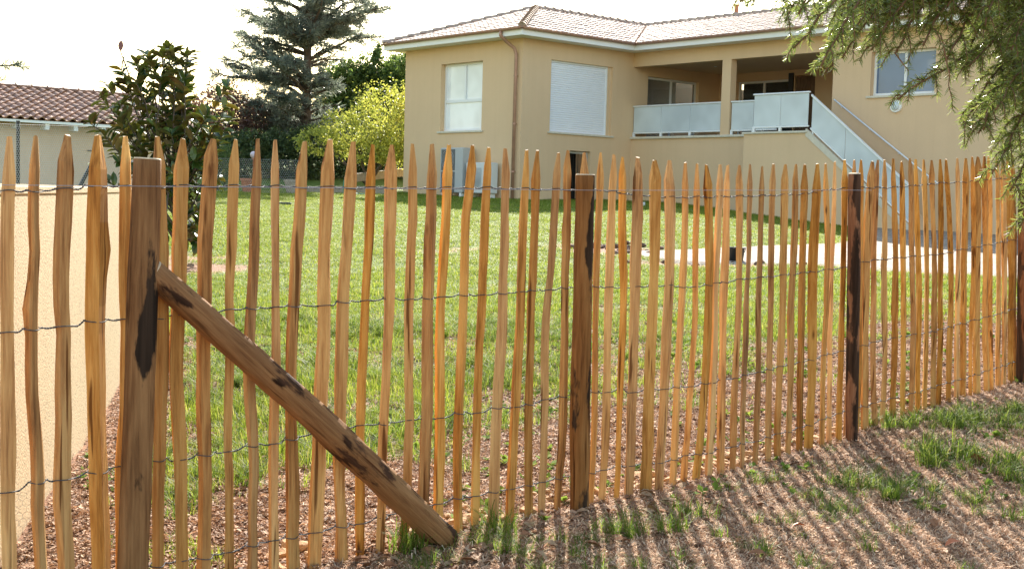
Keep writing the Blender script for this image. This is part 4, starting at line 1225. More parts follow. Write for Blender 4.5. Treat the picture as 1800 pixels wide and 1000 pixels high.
def bushy(name, base, lobes, n, size, mat, label, cat, seed, trunk_r=.05, aspect=.5, up=.2, group=None, stems=6, shell=.55):
    """tree or shrub: stems reach into each lobe, leaves fill the lobes unevenly. lobes: (dx,dy,z,rx,ry,rz)"""
    g = np.random.default_rng(seed)
    t = thing(name, base, label, cat, group)
    base = np.array(base, float)
    mb = MB()
    for k, l in enumerate(lobes):
        c = base + np.array(l[:3])
        mb.tube(limb_pts(base + g.normal(0, trunk_r, 3) * [1, 1, 0], c, 0, .12, 8, seed + k), np.linspace(trunk_r, trunk_r * .3, 8), 7)
        for j in range(stems):
            e = c + g.normal(0, .5, 3) * np.array(l[3:]) * .9
            mb.tube(limb_pts(base + (c - base) * g.uniform(.5, .9), e, 0, .15, 6, seed + 50 + k * 9 + j), np.linspace(trunk_r * .35, trunk_r * .1, 6), 5)
    mb.build('trunk', M['bark'], t, True)
    vol = np.array([l[3] * l[4] * l[5] for l in lobes]) ** .75; cnt = (n * vol / vol.sum()).astype(int)
    Ps = []
    for l, m in zip(lobes, cnt):
        # sprays: sub-clumps make light and dark masses with gaps
        ns = max(6, m // 38)
        d = g.normal(0, 1, (ns, 3)); d /= np.linalg.norm(d, axis=1)[:, None]
        rr = g.uniform(0, 1, ns) ** (1 / 3) * (1 - shell) + shell * g.uniform(.75, 1.12, ns)
        cc = d * rr[:, None]
        k = g.integers(0, ns, m)
        off = g.normal(0, .13, (m, 3))
        Ps.append(base + np.array(l[:3]) + (cc[k] + off) * np.array(l[3:]))
    P = np.concatenate(Ps)
    V, F, rv = leaf_quads(P, size, g, aspect, up)
    tri_mesh('crown', V, F, mat, t, rv)
    return t
L_dkgreen = leaf_mat('dark_leaf', [(0, (.03, .05, .018)), (.6, (.06, .095, .028)), (1, (.11, .145, .05))], .5, .3)
L_green = leaf_mat('mid_green_leaf', [(0, (.05, .09, .02)), (.6, (.10, .165, .035)), (1, (.18, .24, .06))], .5, .45)
L_yellow = leaf_mat('yellow_green_leaf', [(0, (.14, .17, .026)), (.5, (.27, .30, .045)), (1, (.42, .40, .075))], .5, .5)
L_purple = leaf_mat('purple_leaf', [(0, (.085, .042, .038)), (.6, (.15, .08, .06)), (1, (.25, .15, .10))], .5, .4, (1, .6, .4))
L_cedar = leaf_mat('hazed_cedar_needle', [(0, (.08, .10, .082)), (.6, (.13, .16, .125)), (1, (.22, .24, .19))], .45, .4, (1, 1, .8))  # greyed and lightened: veil of glare put into the needle colour
L_olive = leaf_mat('olive_leaf', [(0, (.04, .05, .018)), (.6, (.08, .09, .03)), (1, (.14, .14, .05))], .5, .3)

def gz(x, y): return float(G(x, y))
# px -> metres was worked out on site plan: x right, y away
bushy('yellow_tree', (-4.95, 42.5, gz(-4.95, 42.5)), [(.55, .2, 2.2, 1.25, 1.2, 1.35), (-.6, 0, 1.75, 1.2, 1.0, .75), (1.3, .3, 1.8, .9, .9, 1.1), (-1.6, -.3, 1.45, .9, .8, .42), (.2, -.4, 1.2, 1.3, .8, .45)],
      13000, .10, L_yellow, 'small spreading tree with yellow-green autumn leaves beside the house corner', 'tree', 31, .06, .55, .1)
bushy('purple_shrub', (-10.7, 46, gz(-10.7, 46)), [(0, 0, 2.1, 1.15, 1.1, 1.35), (.7, .3, 1.5, 1.2, 1, 1.2), (-1.0, .2, 1.5, 1.0, 1, 1.1)], 15000, .11, L_purple, 'dark purple-leaved shrub behind the outbuilding end', 'shrub', 32, .06)
bushy('round_shrub', (-9.35, 50, gz(-9.35, 50)), [(0, 0, 1.7, 1.2, 1.1, 1.25), (1.2, 0, 1.55, 1.2, 1.1, 1.1)], 10000, .12, L_olive, 'light green bush between the purple shrub and the cedar', 'shrub', 33, .05)
bushy('column_shrub', (-8.85, 37.5, gz(-8.85, 37.5)), [(0, 0, .75, .38, .38, .75)], 3200, .07, L_green, 'narrow green conifer-like bush at the left end of the lawn', 'shrub', 34, .04)
for k, (x, y, h, w, lab) in enumerate([(-7.2, 53, 4.1, 1.3, 'green leafy tree just right of the cedar trunk'), (-6.0, 53.5, 4.5, 1.35, 'green leafy tree between cedar and house, middle one'), (-4.7, 53, 4.5, 1.3, 'green leafy tree closest to the house corner')]):
    bushy('leafy_tree', (x, y, gz(x, y)), [(0, 0, h * .45, w, w * .8, h * .42), (-w * .5, 0, h * .7, w * .5, w * .5, h * .30), (w * .45, .2, h * .72, w * .42, w * .5, h * .32), (0, -.3, h * .85, w * .3, w * .4, h * .26)],
          20000, .15, L_green, lab, 'tree', 40 + k, .08, group='leafy trees behind the garden')
for k, (x, y, rx, h, lab) in enumerate([(-9.9, 44.5, 1.5, 1.35, 'dark hedge shrub below the purple shrub'), (-7.9, 45, 1.5, 1.5, 'dark hedge shrub below the cedar, left of its trunk'), (-6.0, 46, 1.5, 1.7, 'dark hedge shrub below the cedar, right of its trunk'), (-3.9, 47, 1.6, 1.8, 'dark hedge shrub behind the yellow-green tree')]):
    bushy('hedge_shrub', (x, y, gz(x, y)), [(0, 0, h * .5, rx, .8, h * .6), (.5, 0, h * .8, rx * .6, .7, h * .45), (-.6, 0, h * .75, rx * .5, .7, h * .4)], 12000, .10, L_dkgreen, lab, 'shrub', 50 + k, .05, group='dark hedge shrubs')
bushy('far_tree', (-15.4, 46, gz(-15, 46)), [(0, 0, 1.75, .7, .7, .55), (.35, 0, 2.0, .35, .4, .35)], 1800, .13, L_olive, 'small tree top showing above the outbuilding ridge', 'tree', 61, .05)

def conifer(name, base, height, limbs, mat, label, seed, tr=.22, tuft=.22, dens=60):
    """layered cedar: limbs (z0, azimuth, length, rise) carry flat sprays of needles"""
    g = np.random.default_rng(seed); base = np.array(base, float)
    t = thing(name, tuple(base), label, 'tree')
    mb = MB(); tz = np.linspace(0, height, 14)
    mb.tube(np.stack([base[0] + .08 * sn(tz, seed), base[1] + 0 * tz, base[2] + tz], -1), np.linspace(tr, .03, 14), 10)
    Ps, Ds = [], []
    for k, (z0, az, ln, rise) in enumerate(limbs):
        p = base + [0, 0, z0]; q = p + np.array([math.cos(az) * ln, math.sin(az) * ln, rise])
        LP = limb_pts(p, q, ln * .05, .14, 10, seed + k)
        mb.tube(LP, np.linspace(.05 + ln * .012, .012, 10), 6)
        nb = int(ln * 9)
        for j in range(nb):
            u = g.uniform(.18, 1); c = np.array([np.interp(u * 9, np.arange(10), LP[:, m]) for m in range(3)])
            a2 = az + g.choice([-1, 1]) * g.uniform(.4, 1.3); l2 = (1.15 - u * .65) * g.uniform(.35, .9) * min(1.0, ln * .4)
            e = c + np.array([math.cos(a2) * l2, math.sin(a2) * l2, g.uniform(-.18, .16)])
            tw = limb_pts(c, e, .02, .2, 5, seed + 300 + k * 31 + j)
            mb.tube(tw, np.linspace(.014, .005, 5), 4)
            m = int(l2 * dens)
            uu = g.uniform(.05, 1.05, m)
            Ps.append(np.stack([np.interp(uu * 4, np.arange(5), tw[:, i]) for i in range(3)], -1) + g.normal(0, .035, (m, 3)) * [1, 1, .6]); Ds.append(np.repeat([(e - c) / l2 + [0, 0, .15]], m, 0))
    mb.build('trunk', M['bark'], t, True)
    P = np.concatenate(Ps); D = np.concatenate(Ds)
    V, F, rv = leaf_quads(P, tuft, g, .13, .0, .1, face=D * 1.0)
    tri_mesh('crown', V, F, mat, t, rv)
    return t
g = np.random.default_rng(5)
limbs = []
for k in range(150):
    z0 = g.uniform(1.2, 9.5); az = g.uniform(0, 2 * math.pi); ln = (3.4 - z0 * .10) * g.uniform(.4, 1.1)
    if math.cos(az) > .2 and z0 < 4.6: ln *= .45
    limbs.append((z0, az, max(.7, ln), ln * g.uniform(.05, .55)))
limbs += [(2.6, math.pi, 3.0, 1.6), (2.2, math.pi * 1.02, 3.2, .5), (3.4, 3.0, 2.6, 1.9), (4.3, .1, 2.6, .9), (5.0, .0, 2.5, 1.1), (4.6, 3.3, 2.7, 1.5)]
conifer('cedar_tree', (-7.75, 46.5, gz(-7.75, 46.5)), 10.5, limbs, L_cedar, 'tall blue-grey cedar tree with layered drooping limbs', 77, dens=80)
limbs = [(z, g.uniform(0, 6.28), g.uniform(1.4, 2.6), g.uniform(-.1, .5)) for z in np.linspace(.6, 4.4, 16)]
limbs += [(3.2, .15, 2.7, .55), (3.0, -.1, 2.2, .1)]
conifer('cedar_tree', (-20.6, 45, gz(-20.6, 45)), 4.7, limbs, L_cedar, 'cedar limb tips reaching in at the left edge above the tiled roof', 78, dens=60)

# ------------------------------------------------------------------ magnolia in front of the outbuilding
def leaf_blades(P, D, Nn, L, W, g, droop=.18):
    """broad elliptical leaves with a fold along the midrib; upper and under side are separate sheets"""
    n = len(P)
    S = np.cross(D, Nn); S /= np.linalg.norm(S, axis=1)[:, None] + 1e-9; Nn = np.cross(S, D)
    ts = np.array([0, .22, .5, .78, 1.0]); ws = np.array([.06, .75, 1.0, .72, .03]); K = 5
    V = np.zeros((n, 2, K, 3, 3))
    for k in range(K):
        c = P + D * (L * ts[k])[:, None] - Nn * (L * droop * ts[k] ** 2)[:, None]
        w = (W * ws[k])[:, None]
        for sd, o in ((0, .0), (1, -.0016)):
            V[:, sd, k, 0] = c + S * w + Nn * (w * .35) + Nn * o; V[:, sd, k, 1] = c + Nn * o; V[:, sd, k, 2] = c - S * w + Nn * (w * .35) + Nn * o
    b = (np.arange(n) * 30)[:, None]
    F, mi = [], []
    for sd in (0, 1):
        for k in range(K - 1):
            for j in (0, 1):
                q = sd * 15 + k * 3 + j
                F.append(b + np.array([q, q + 1, q + 4, q + 3])); mi.append(np.full(n, sd))
    rv = np.repeat(g.uniform(0, 1, n), 30)
    return V.reshape(-1, 3), np.concatenate(F), rv, np.concatenate(mi)
def build_magnolia():
    g = np.random.default_rng(91)
    base = np.array([-3.80, 14.35, gz(-3.80, 14.35)])
    t = thing('magnolia_tree', tuple(base), 'young magnolia tree with large glossy leaves behind the thick post', 'tree')
    mb = MB(); P, D, Nn = [], [], []
    mb.tube(limb_pts(base - [0, 0, .1], base + [-.15, 0, 1.1], 0, .06, 8, 3), np.linspace(.035, .022, 8), 8)
    trunk = limb_pts(base, base + [-.15, 0, 1.1], 0, .06, 8, 3)
    ends = []
    for k in range(46):
        u = g.uniform(.12, 1); s = np.array([np.interp(u * 7, np.arange(8), trunk[:, i]) for i in range(3)])
        a = g.uniform(0, 6.28)
        zt = base[2] + (2.55 if k < 24 else 1.75) * g.uniform(.55, 1.0)
        if k >= 40: zt = base[2] + g.uniform(.25, .8)
        rad = g.uniform(.3, .95) * (1 if zt - base[2] < 2.1 else .62)
        e = np.array([base[0] - .27 + rad * math.cos(a) * .9, base[1] + rad * math.sin(a), zt])
        if k >= 40: e[0] = base[0] + g.uniform(-.05, .28)
        ends.append((s, e))
    ends += [(trunk[6], base + [-.72, 0, 2.25]), (trunk[6], base + [-.58, .1, 2.36]), (trunk[7], base + [-.42, 0, 2.42]), (trunk[7], base + [-.24, -.1, 2.44]), (trunk[6], base + [.02, 0, 2.45]), (trunk[5], base + [-.95, .1, 1.9]), (trunk[4], base + [-.85, 0, 1.45]), (trunk[5], base + [.3, .1, 1.6]), (trunk[4], base + [.33, -.1, 1.45]), (trunk[5], base + [-.9, 0, 2.1]), (trunk[5], base + [.1, .1, 1.75]), (trunk[4], base + [.22, 0, 1.3]), (trunk[3], base + [.25, -.1, .7]), (trunk[2], base + [.2, -.1, .3])]
    for k, (s, e) in enumerate(ends):
        LP = limb_pts(s, e, .04, .14, 9, 300 + k); mb.tube(LP, np.linspace(.014, .005, 9), 6)
        L = np.linalg.norm(e - s); m = int(9 + L * 15)
        ax = (LP[-1] - LP[-3]); ax /= np.linalg.norm(ax)
        for j in range(m):
            u = 1 - (g.uniform(0, 1) ** 1.7) * .75
            c = np.array([np.interp(u * 8, np.arange(9), LP[:, i]) for i in range(3)])
            d = g.normal(0, 1, 3); d -= ax * (d @ ax); d /= np.linalg.norm(d); d = d * .85 + ax * g.uniform(.2, .9) + [0, 0, .1]; d /= np.linalg.norm(d)
            nn = np.array([0, 0, 1.0]) + g.normal(0, .45, 3) + ax * .4
            P.append(c); D.append(d); Nn.append(nn)
    mb.build('trunk', M['bark'], t, True)
    P, D, Nn = np.array(P), np.array(D), np.array(Nn); n = len(P)
    L = g.uniform(.12, .20, n); W = L * g.uniform(.18, .24, n)
    top = leaf_mat('magnolia_leaf', [(0, (.035, .07, .018)), (.6, (.075, .13, .028)), (.9, (.17, .23, .045)), (1, (.26, .27, .06))], .18, .5, (.95, 1, .22), .6)
    und = leaf_mat('magnolia_underside', [(0, (.26, .19, .08)), (.5, (.22, .23, .08)), (1, (.30, .17, .075))], .7, .5, (1, .9, .3))
    order = np.argsort(P[:, 1] + g.uniform(0, .25, n)); nearest, rest = order[:300], order[300:]
    V, F, rv, mi = leaf_blades(P[rest], D[rest], Nn[rest], L[rest], W[rest], g)
    o = tri_mesh('crown', V, F, top, t, rv); o.data.materials.append(und); o.data.polygons.foreach_set('material_index', mi.astype(np.int32)); o['kind'] = 'stuff'
    protos = []
    for k in range(10):          # leaf shapes shared by the leaves that show largest
        V, F, rv, mi = leaf_blades(np.zeros((1, 3)), np.array([[1.0, 0, 0]]), np.array([[0, 0, 1.0]]), np.ones(1), np.array([.18 + .006 * k]), g, droop=.10 + .02 * k)
        V = V.copy(); V[15:] = V[:15] + [0, 0, -.010]
        me = bpy.data.meshes.new('leaf'); me.from_pydata(V.tolist(), [], [tuple(map(int, f)) for f in F])
        at = me.attributes.new('rnd', 'FLOAT', 'POINT'); at.data.foreach_set('value', np.full(30, (k + .5) / 10, np.float32))
        me.materials.append(top); me.materials.append(und); me.polygons.foreach_set('material_index', mi.astype(np.int32)); protos.append(me)
    for q, i in enumerate(nearest):
        d = D[i]; s_ = np.cross(d, Nn[i]); s_ /= np.linalg.norm(s_) + 1e-9; nn = np.cross(s_, d)
        o = bpy.data.objects.new('leaf', protos[q % 10]); COL.objects.link(o); o.parent = t
        mt = Matrix((( d[0], -s_[0], nn[0], 0), (d[1], -s_[1], nn[1], 0), (d[2], -s_[2], nn[2], 0), (0, 0, 0, 1)))
        o.matrix_local = Matrix.Translation((P[i] - base).tolist()) @ mt @ Matrix.Diagonal((L[i], L[i], L[i], 1))
    # one red-brown new leaf at the very top
    V, F, rv, mi = leaf_blades(np.array([base + [-.73, 0, 2.46]]), np.array([[.05, 0, 1.0]]), np.array([[.2, -1, 0.0]]), np.array([.13]), np.array([.03]), g)
    o = tri_mesh('leaf', V, F, simple('red_leaf', (.20, .07, .05), .5, .1), t, rv); o['label'] = 'single red-brown leaf at the top of the crown'
    mb = MB(); mb.tube(limb_pts(base + [-.45, 0, 1.8], base + [-.73, 0, 2.46], 0, .05, 6, 8), np.linspace(.012, .007, 6), 5); mb.build('twig', M['bark'], t)
build_magnolia()

# ------------------------------------------------------------------ spruce hanging in from the right
def build_spruce():
    g = np.random.default_rng(123)
    tb = np.array([3.35, 3.9, gz(3.35, 3.9)])
    t = thing('spruce_tree', tuple(tb), 'spruce with drooping needle-covered boughs hanging in at the top right', 'tree')
    mb = MB()
    tz = np.linspace(-.1, 7, 16)
    mb.tube(np.stack([tb[0] + .03 * sn(tz, 5), tb[1] + .03 * sn(tz + 9, 6), tb[2] + tz], -1), np.linspace(.16, .05, 16), 14)
    P, D = [], []
    tw = MB()
    def needles(LP, dens, r0):
        seg = np.linalg.norm(np.diff(LP, axis=0), axis=1); L = seg.sum(); m = int(L * dens)
        u = g.uniform(0, 1, m) * (len(LP) - 1); i = np.minimum(u.astype(int), len(LP) - 2); f = (u - i)[:, None]
        c = LP[i] * (1 - f) + LP[i + 1] * f
        ax = LP[i + 1] - LP[i]; ax /= np.linalg.norm(ax, axis=1)[:, None]
        d = g.normal(0, 1, (m, 3)); d -= ax * (d * ax).sum(1)[:, None]; d /= np.linalg.norm(d, axis=1)[:, None]
        d = d * .85 + ax * .75; d /= np.linalg.norm(d, axis=1)[:, None]
        P.append(c); D.append(d)
    def twig(p, q, r, sag, dens=1150, seed=0, n=7):
        LP = limb_pts(p, q, sag, .10, n, seed); tw.tube(LP, np.linspace(r, r * .45, n), 5); needles(LP, dens, r); return LP
    def bough(p, q, sag, r, nb, bl, seed, droop=.55, dens=1100, bare=0.0):
        p, q = np.array(p, float), np.array(q, float)
        LP = limb_pts(p, q, sag, .09, 12, seed); tw.tube(LP, np.linspace(r, .0025, 12), 6)
        L = np.linalg.norm(q - p); needles(LP[int(3 + bare * 8):], dens, r)
        ax = (q - p) / L
        for j in range(nb):
            u = bare + (1 - bare) * (j + g.uniform(.2, .8)) / nb
            c = np.array([np.interp(u * 11, np.arange(12), LP[:, i]) for i in range(3)])
            sd = np.cross(ax, [0, 0, 1.0]); sd /= np.linalg.norm(sd); sgn = 1 if j % 2 else -1
            l = bl * (1.1 - .65 * u) * g.uniform(.65, 1.15)
            d = ax * g.uniform(.45, .8) + sd * sgn * g.uniform(.35, .7) + np.array([0, 0, -droop * g.uniform(.4, 1.2)]); d /= np.linalg.norm(d)
            B = twig(c, c + d * l, .0022, .015, dens, seed + 40 + j)
            if l > .11:
                for s2 in (-1, 1, -1, 1)[:int(l / .045)]:
                    u2 = g.uniform(.25, .8); c2 = np.array([np.interp(u2 * 6, np.arange(7), B[:, i]) for i in range(3)])
                    d2 = d * .75 + np.cross(d, [0, 0, 1.0]) * s2 * .6 + [0, 0, -.15]; d2 /= np.linalg.norm(d2)
                    twig(c2, c2 + d2 * l * g.uniform(.3, .5), .0016, .005, dens, seed + 90 + j * 5 + s2, 5)
    # boughs as (start, tip) in metres; they come from the trunk on the right and hang towards the left
    S = lambda x, y, Y: np.array([(x - 900) / 2194 * Y + (346 - y) / 2194 * Y * -.028, Y, EYE + (346 - y + (x - 900) * .0281) / 2194 * Y])
    BL = [((1830, -150, 3.5), (1292, 8, 3.05), .05, 26, .15), ((1620, -120, 3.2), (1385, 88, 3.0), .03, 14, .12), ((1600, -90, 3.1), (1432, 122, 2.95), .03, 16, .12),
          ((1640, -100, 3.3), (1470, 105, 3.1), .03, 14, .13), ((1660, -80, 3.2), (1520, 92, 3.05), .03, 14, .13), ((1700, -80, 3.3), (1562, 98, 3.1), .03, 14, .12), ((1730, -70, 3.3), (1610, 84, 3.1), .03, 14, .13),
          ((1760, -60, 3.4), (1650, 110, 3.15), .03, 15, .14), ((1830, 60, 3.5), (1568, 176, 3.1), .04, 18, .12), ((1840, -20, 3.5), (1690, 120, 3.2), .03, 16, .14), ((1850, 40, 3.6), (1680, 222, 3.2), .03, 17, .15),
          ((1860, 60, 3.5), (1710, 235, 3.15), .03, 16, .14), ((1860, 110, 3.5), (1735, 305, 3.2), .03, 16, .13), ((1870, 120, 3.5), (1768, 335, 3.2), .03, 15, .12), ((1880, 200, 3.5), (1786, 400, 3.25), .02, 14, .10),
          ((1870, 20, 3.7), (1740, 190, 3.4), .03, 16, .15), ((1880, -40, 3.8), (1760, 140, 3.5), .03, 16, .16), ((1850, -80, 3.8), (1600, 20, 3.4), .04, 18, .16), ((1860, -60, 3.9), (1700, 60, 3.5), .04, 16, .16),
          ((1880, 90, 3.9), (1790, 260, 3.6), .03, 16, .15), ((1700, -120, 3.6), (1500, 20, 3.3), .03, 16, .15), ((1600, -130, 3.4), (1420, 30, 3.2), .03, 13, .12), ((1900, 200, 3.6), (1800, 330, 3.4), .02, 12, .12)]
    lowx = [1290, 1400, 1440, 1500, 1600, 1650, 1700, 1750, 1800, 1850]; lowy = [0, 70, 110, 95, 90, 120, 215, 295, 370, 420]
    for k in range(60):
        x = 1350 + 490 * g.uniform() ** .75; yl = np.interp(x, lowx, lowy); y = yl - 8 - (yl + 60) * g.uniform() ** 1.3
        Yd = g.uniform(3.0, 3.6)
        if 1530 < x < 1660 and y > 60: y = g.uniform(-30, 60)
        BL.append(((x + g.uniform(50, 170), y - g.uniform(110, 190), Yd + .25), (x, y, Yd), .03, 13, .13))
    for k, (a, b, sag, nb, bl) in enumerate(BL):
        bough(S(*a), S(*b), sag, .0045, nb, bl, 500 + 137 * k)
    # carrying branches back to the trunk, out of the picture
    for k, (a, z) in enumerate((((1830, -150, 3.5), 2.9), ((1850, 40, 3.6), 2.5), ((1860, 110, 3.5), 2.2), ((1700, -120, 3.6), 3.1), ((1880, 200, 3.5), 2.0), ((1600, -90, 3.1), 3.0))):
        mb.tube(limb_pts(tb + [0, 0, z], S(*a), .05, .08, 10, 40 + k), np.linspace(.03, .008, 10), 8)
    # two thin bare twigs
    for a, b, sd in (((1640, 62, 3.1), (1664, 196, 3.1), 1), ((1560, 96, 3.05), (1586, 128, 3.05), 2)):
        LP = limb_pts(S(*a), S(*b), .0, .12, 8, 900 + sd); tw.tube(LP, np.linspace(.0022, .001, 8), 5); needles(LP[-3:], 700, .002)
    mb.build('trunk', M['bark'], t, True)
    tw.build('twigs', simple('spruce_twig', (.16, .085, .04), .8, .3, 30), t, True)
    P = np.concatenate(P); D = np.concatenate(D); n = len(P)
    r = g.normal(0, 1, (n, 3)); s = np.cross(D, r); s /= np.linalg.norm(s, axis=1)[:, None]
    L = g.uniform(.014, .022, n)[:, None]; w = .00095
    V = np.stack([P - s * w, P + s * w, P + D * L + s * w * .5, P + D * L - s * w * .5], 1).reshape(-1, 3)
    F = (np.arange(n) * 4)[:, None] + np.array([0, 1, 2, 3])
    mat = leaf_mat('spruce_needle', [(0, (.09, .135, .03)), (.6, (.16, .225, .05)), (.9, (.25, .30, .07)), (1, (.36, .33, .12))], .26, .45, (.95, 1, .3), .8)
    tri_mesh('needles', V, F, mat, t, np.repeat(g.uniform(0, 1, n), 4))['kind'] = 'stuff'
    return n
NSP = build_spruce()

# ------------------------------------------------------------------ ground cover
def hidden_col(name):
    return bpy.data.collections.new(name)       # never linked to the scene: only a source for the scatter
def proto(col, name, V, F, mat, rv):
    me = bpy.data.meshes.new(name)
    me.from_pydata(np.asarray(V).reshape(-1, 3).tolist(), [], [tuple(map(int, f)) for f in F])
    a = me.attributes.new('rnd', 'FLOAT', 'POINT'); a.data.foreach_set('value', np.asarray(rv, np.float32))
    me.materials.append(mat)
    o = bpy.data.objects.new(name, me); col.objects.link(o); return o
def scatter(name, col, P, rot, scl, var, kind='stuff'):
    me = bpy.data.meshes.new(name)
    me.vertices.add(len(P)); me.vertices.foreach_set('co', np.asarray(P, np.float32).reshape(-1))
    for nm, ty, dat in (('rot', 'FLOAT_VECTOR', rot), ('scl', 'FLOAT_VECTOR', scl)):
        a = me.attributes.new(nm, ty, 'POINT'); a.data.foreach_set('vector', np.asarray(dat, np.float32).reshape(-1))
    a = me.attributes.new('var', 'INT', 'POINT'); a.data.foreach_set('value', np.asarray(var, np.int32))
    me.update()
    o = bpy.data.objects.new(name, me); COL.objects.link(o)
    ng = bpy.data.node_groups.new(name + '_scatter', 'GeometryNodeTree')
    ng.interface.new_socket('Geometry', in_out='INPUT', socket_type='NodeSocketGeometry'); ng.interface.new_socket('Geometry', in_out='OUTPUT', socket_type='NodeSocketGeometry')
    gi = ng.nodes.new('NodeGroupInput'); go = ng.nodes.new('NodeGroupOutput')
    ci = ng.nodes.new('GeometryNodeCollectionInfo'); ci.inputs['Collection'].default_value = col
    ci.inputs['Separate Children'].default_value = True; ci.inputs['Reset Children'].default_value = True
    ip = ng.nodes.new('GeometryNodeInstanceOnPoints'); ip.inputs['Pick Instance'].default_value = True
    def na(nm, ty):
        n = ng.nodes.new('GeometryNodeInputNamedAttribute'); n.data_type = ty; n.inputs['Name'].default_value = nm; return n.outputs['Attribute']
    e2r = ng.nodes.new('FunctionNodeEulerToRotation')
    ng.links.new(na('rot', 'FLOAT_VECTOR'), e2r.inputs[0]); ng.links.new(e2r.outputs[0], ip.inputs['Rotation'])
    ng.links.new(na('scl', 'FLOAT_VECTOR'), ip.inputs['Scale']); ng.links.new(na('var', 'INT'), ip.inputs['Instance Index'])
    ng.links.new(gi.outputs[0], ip.inputs['Points']); ng.links.new(ci.outputs[0], ip.inputs['Instance']); ng.links.new(ip.outputs[0], go.inputs[0])
    md = o.modifiers.new('scatter', 'NODES'); md.node_group = ng
    return tag(o, kind=kind)

def blades(g, n, h, spread, width, lean, lie=0.0):
    V, F, rv = [], [], []
    for k in range(n):
        a = g.uniform(0, 6.283); r = spread * math.sqrt(g.uniform()); c = np.array([r * math.cos(a), r * math.sin(a), -.005])
        b = g.uniform(0, 6.283); d = np.array([math.cos(b), math.sin(b), 0]); s = np.array([-d[1], d[0], 0])
        L = h * g.uniform(.5, 1.15); ln = lean * g.uniform(.3, 1.3); w = width * g.uniform(.7, 1.2)
        q = []
        for t, ww in ((0, 1), (.5, .85), (1, .06)):
            if lie: p = c + d * (L * t) + np.array([0, 0, .006 + lie * math.sin(t * math.pi) * g.uniform(.2, 1)])
            else: p = c + d * (L * ln * t * t) + np.array([0, 0, L * (t - .35 * ln * t * t)])
            q += [p - s * w * ww, p + s * w * ww]
        i = len(V); V += q; F += [(i, i + 1, i + 3, i + 2), (i + 2, i + 3, i + 5, i + 4)]; rv += [g.uniform()] * 6
    return V, F, rv
def terrain_rot(n, g, tilt=.12): return np.stack([g.normal(0, tilt, n), g.normal(0, tilt, n), g.uniform(0, 6.283, n)], -1)

G_lawn = leaf_mat('lawn_blade', [(0, (.085, .13, .010)), (.5, (.155, .215, .018)), (.82, (.24, .285, .035)), (1, (.38, .33, .12))], .6, .45, (1, 1, .2), .2)
G_long = leaf_mat('long_grass_blade', [(0, (.05, .09, .012)), (.6, (.10, .165, .02)), (.88, (.18, .23, .036)), (1, (.34, .29, .13))], .6, .45, (1, 1, .2), .2)
G_dry = leaf_mat('dry_straw', [(0, (.15, .072, .038)), (.4, (.42, .235, .13)), (.75, (.62, .405, .255)), (1, (.78, .61, .43))], .8, .15, (1, .8, .5), .2)
G_chip = leaf_mat('leaf_litter', [(0, (.13, .07, .04)), (.35, (.28, .165, .098)), (.7, (.44, .285, .18)), (1, (.52, .39, .27))], .75, .18, (1, .6, .3), .2)
def clip_view(X, Y, margin=.06):
    a = X / np.maximum(Y, .1); return (a > -.41 - margin) & (a < .41 + margin)

def lawn():
    g = np.random.default_rng(201)
    near = hidden_col('lawn_tufts')
    for k in range(5): proto(near, 'tuft_%d' % k, *[(x) for x in (lambda v: (v[0], v[1]))(blades_cache[k])], G_lawn, blades_cache[k][2])
    N_ = 150000
    Y = 3.9 + (41 - 3.9) * g.uniform(0, 1, N_) ** 1.25; X = Y * g.uniform(-.46, .46, N_)
    dens = grass_density(X, Y)
    keep = (g.uniform(0, 1, N_) < np.clip(dens * 1.15 - .06, 0, 1)) & (fdist(X, Y) > .12)
    # not inside the house or its stairs
    u = X * HU[0] + Y * HU[1]; v = X * HV[0] + Y * HV[1]
    inside = ((u > UB - .05) & (v > VB - .05)) | (v > VC - .05) | ((v > V1 - .05) & (u < U0 + .1) & (u > U2 - .1))
    keep &= ~inside
    keep &= ~((X < -1.5 - (Y - 3.45) * .2) & (Y < 9.6))
    keep &= ~((X < -4.6) & (Y < 16)) | (Y > 16)
    X, Y, dens = X[keep], Y[keep], dens[keep]
    n = len(X); Z = ground_z(X, Y)
    p = fdist(X, Y)
    hgt = (.75 + .6 * n2(X * 1.3, Y * 1.3, 31)) * np.interp(p, [0, 1.5, 3.5, 7], [1.1, 1.2, 1.0, .68]) * (.55 + .5 * dens)
    hgt *= g.uniform(.7, 1.25, n)
    wid = np.clip(Y / 12, .8, 1.6)
    scatter('lawn_grass', near, np.stack([X, Y, Z], -1), terrain_rot(n, g), np.stack([wid, wid, hgt], -1), g.integers(0, 5, n))
    return n
gq = np.random.default_rng(77)
blades_cache = [blades(gq, 13, .075, .055, .0022, .7) for _ in range(5)]
NL = lawn()

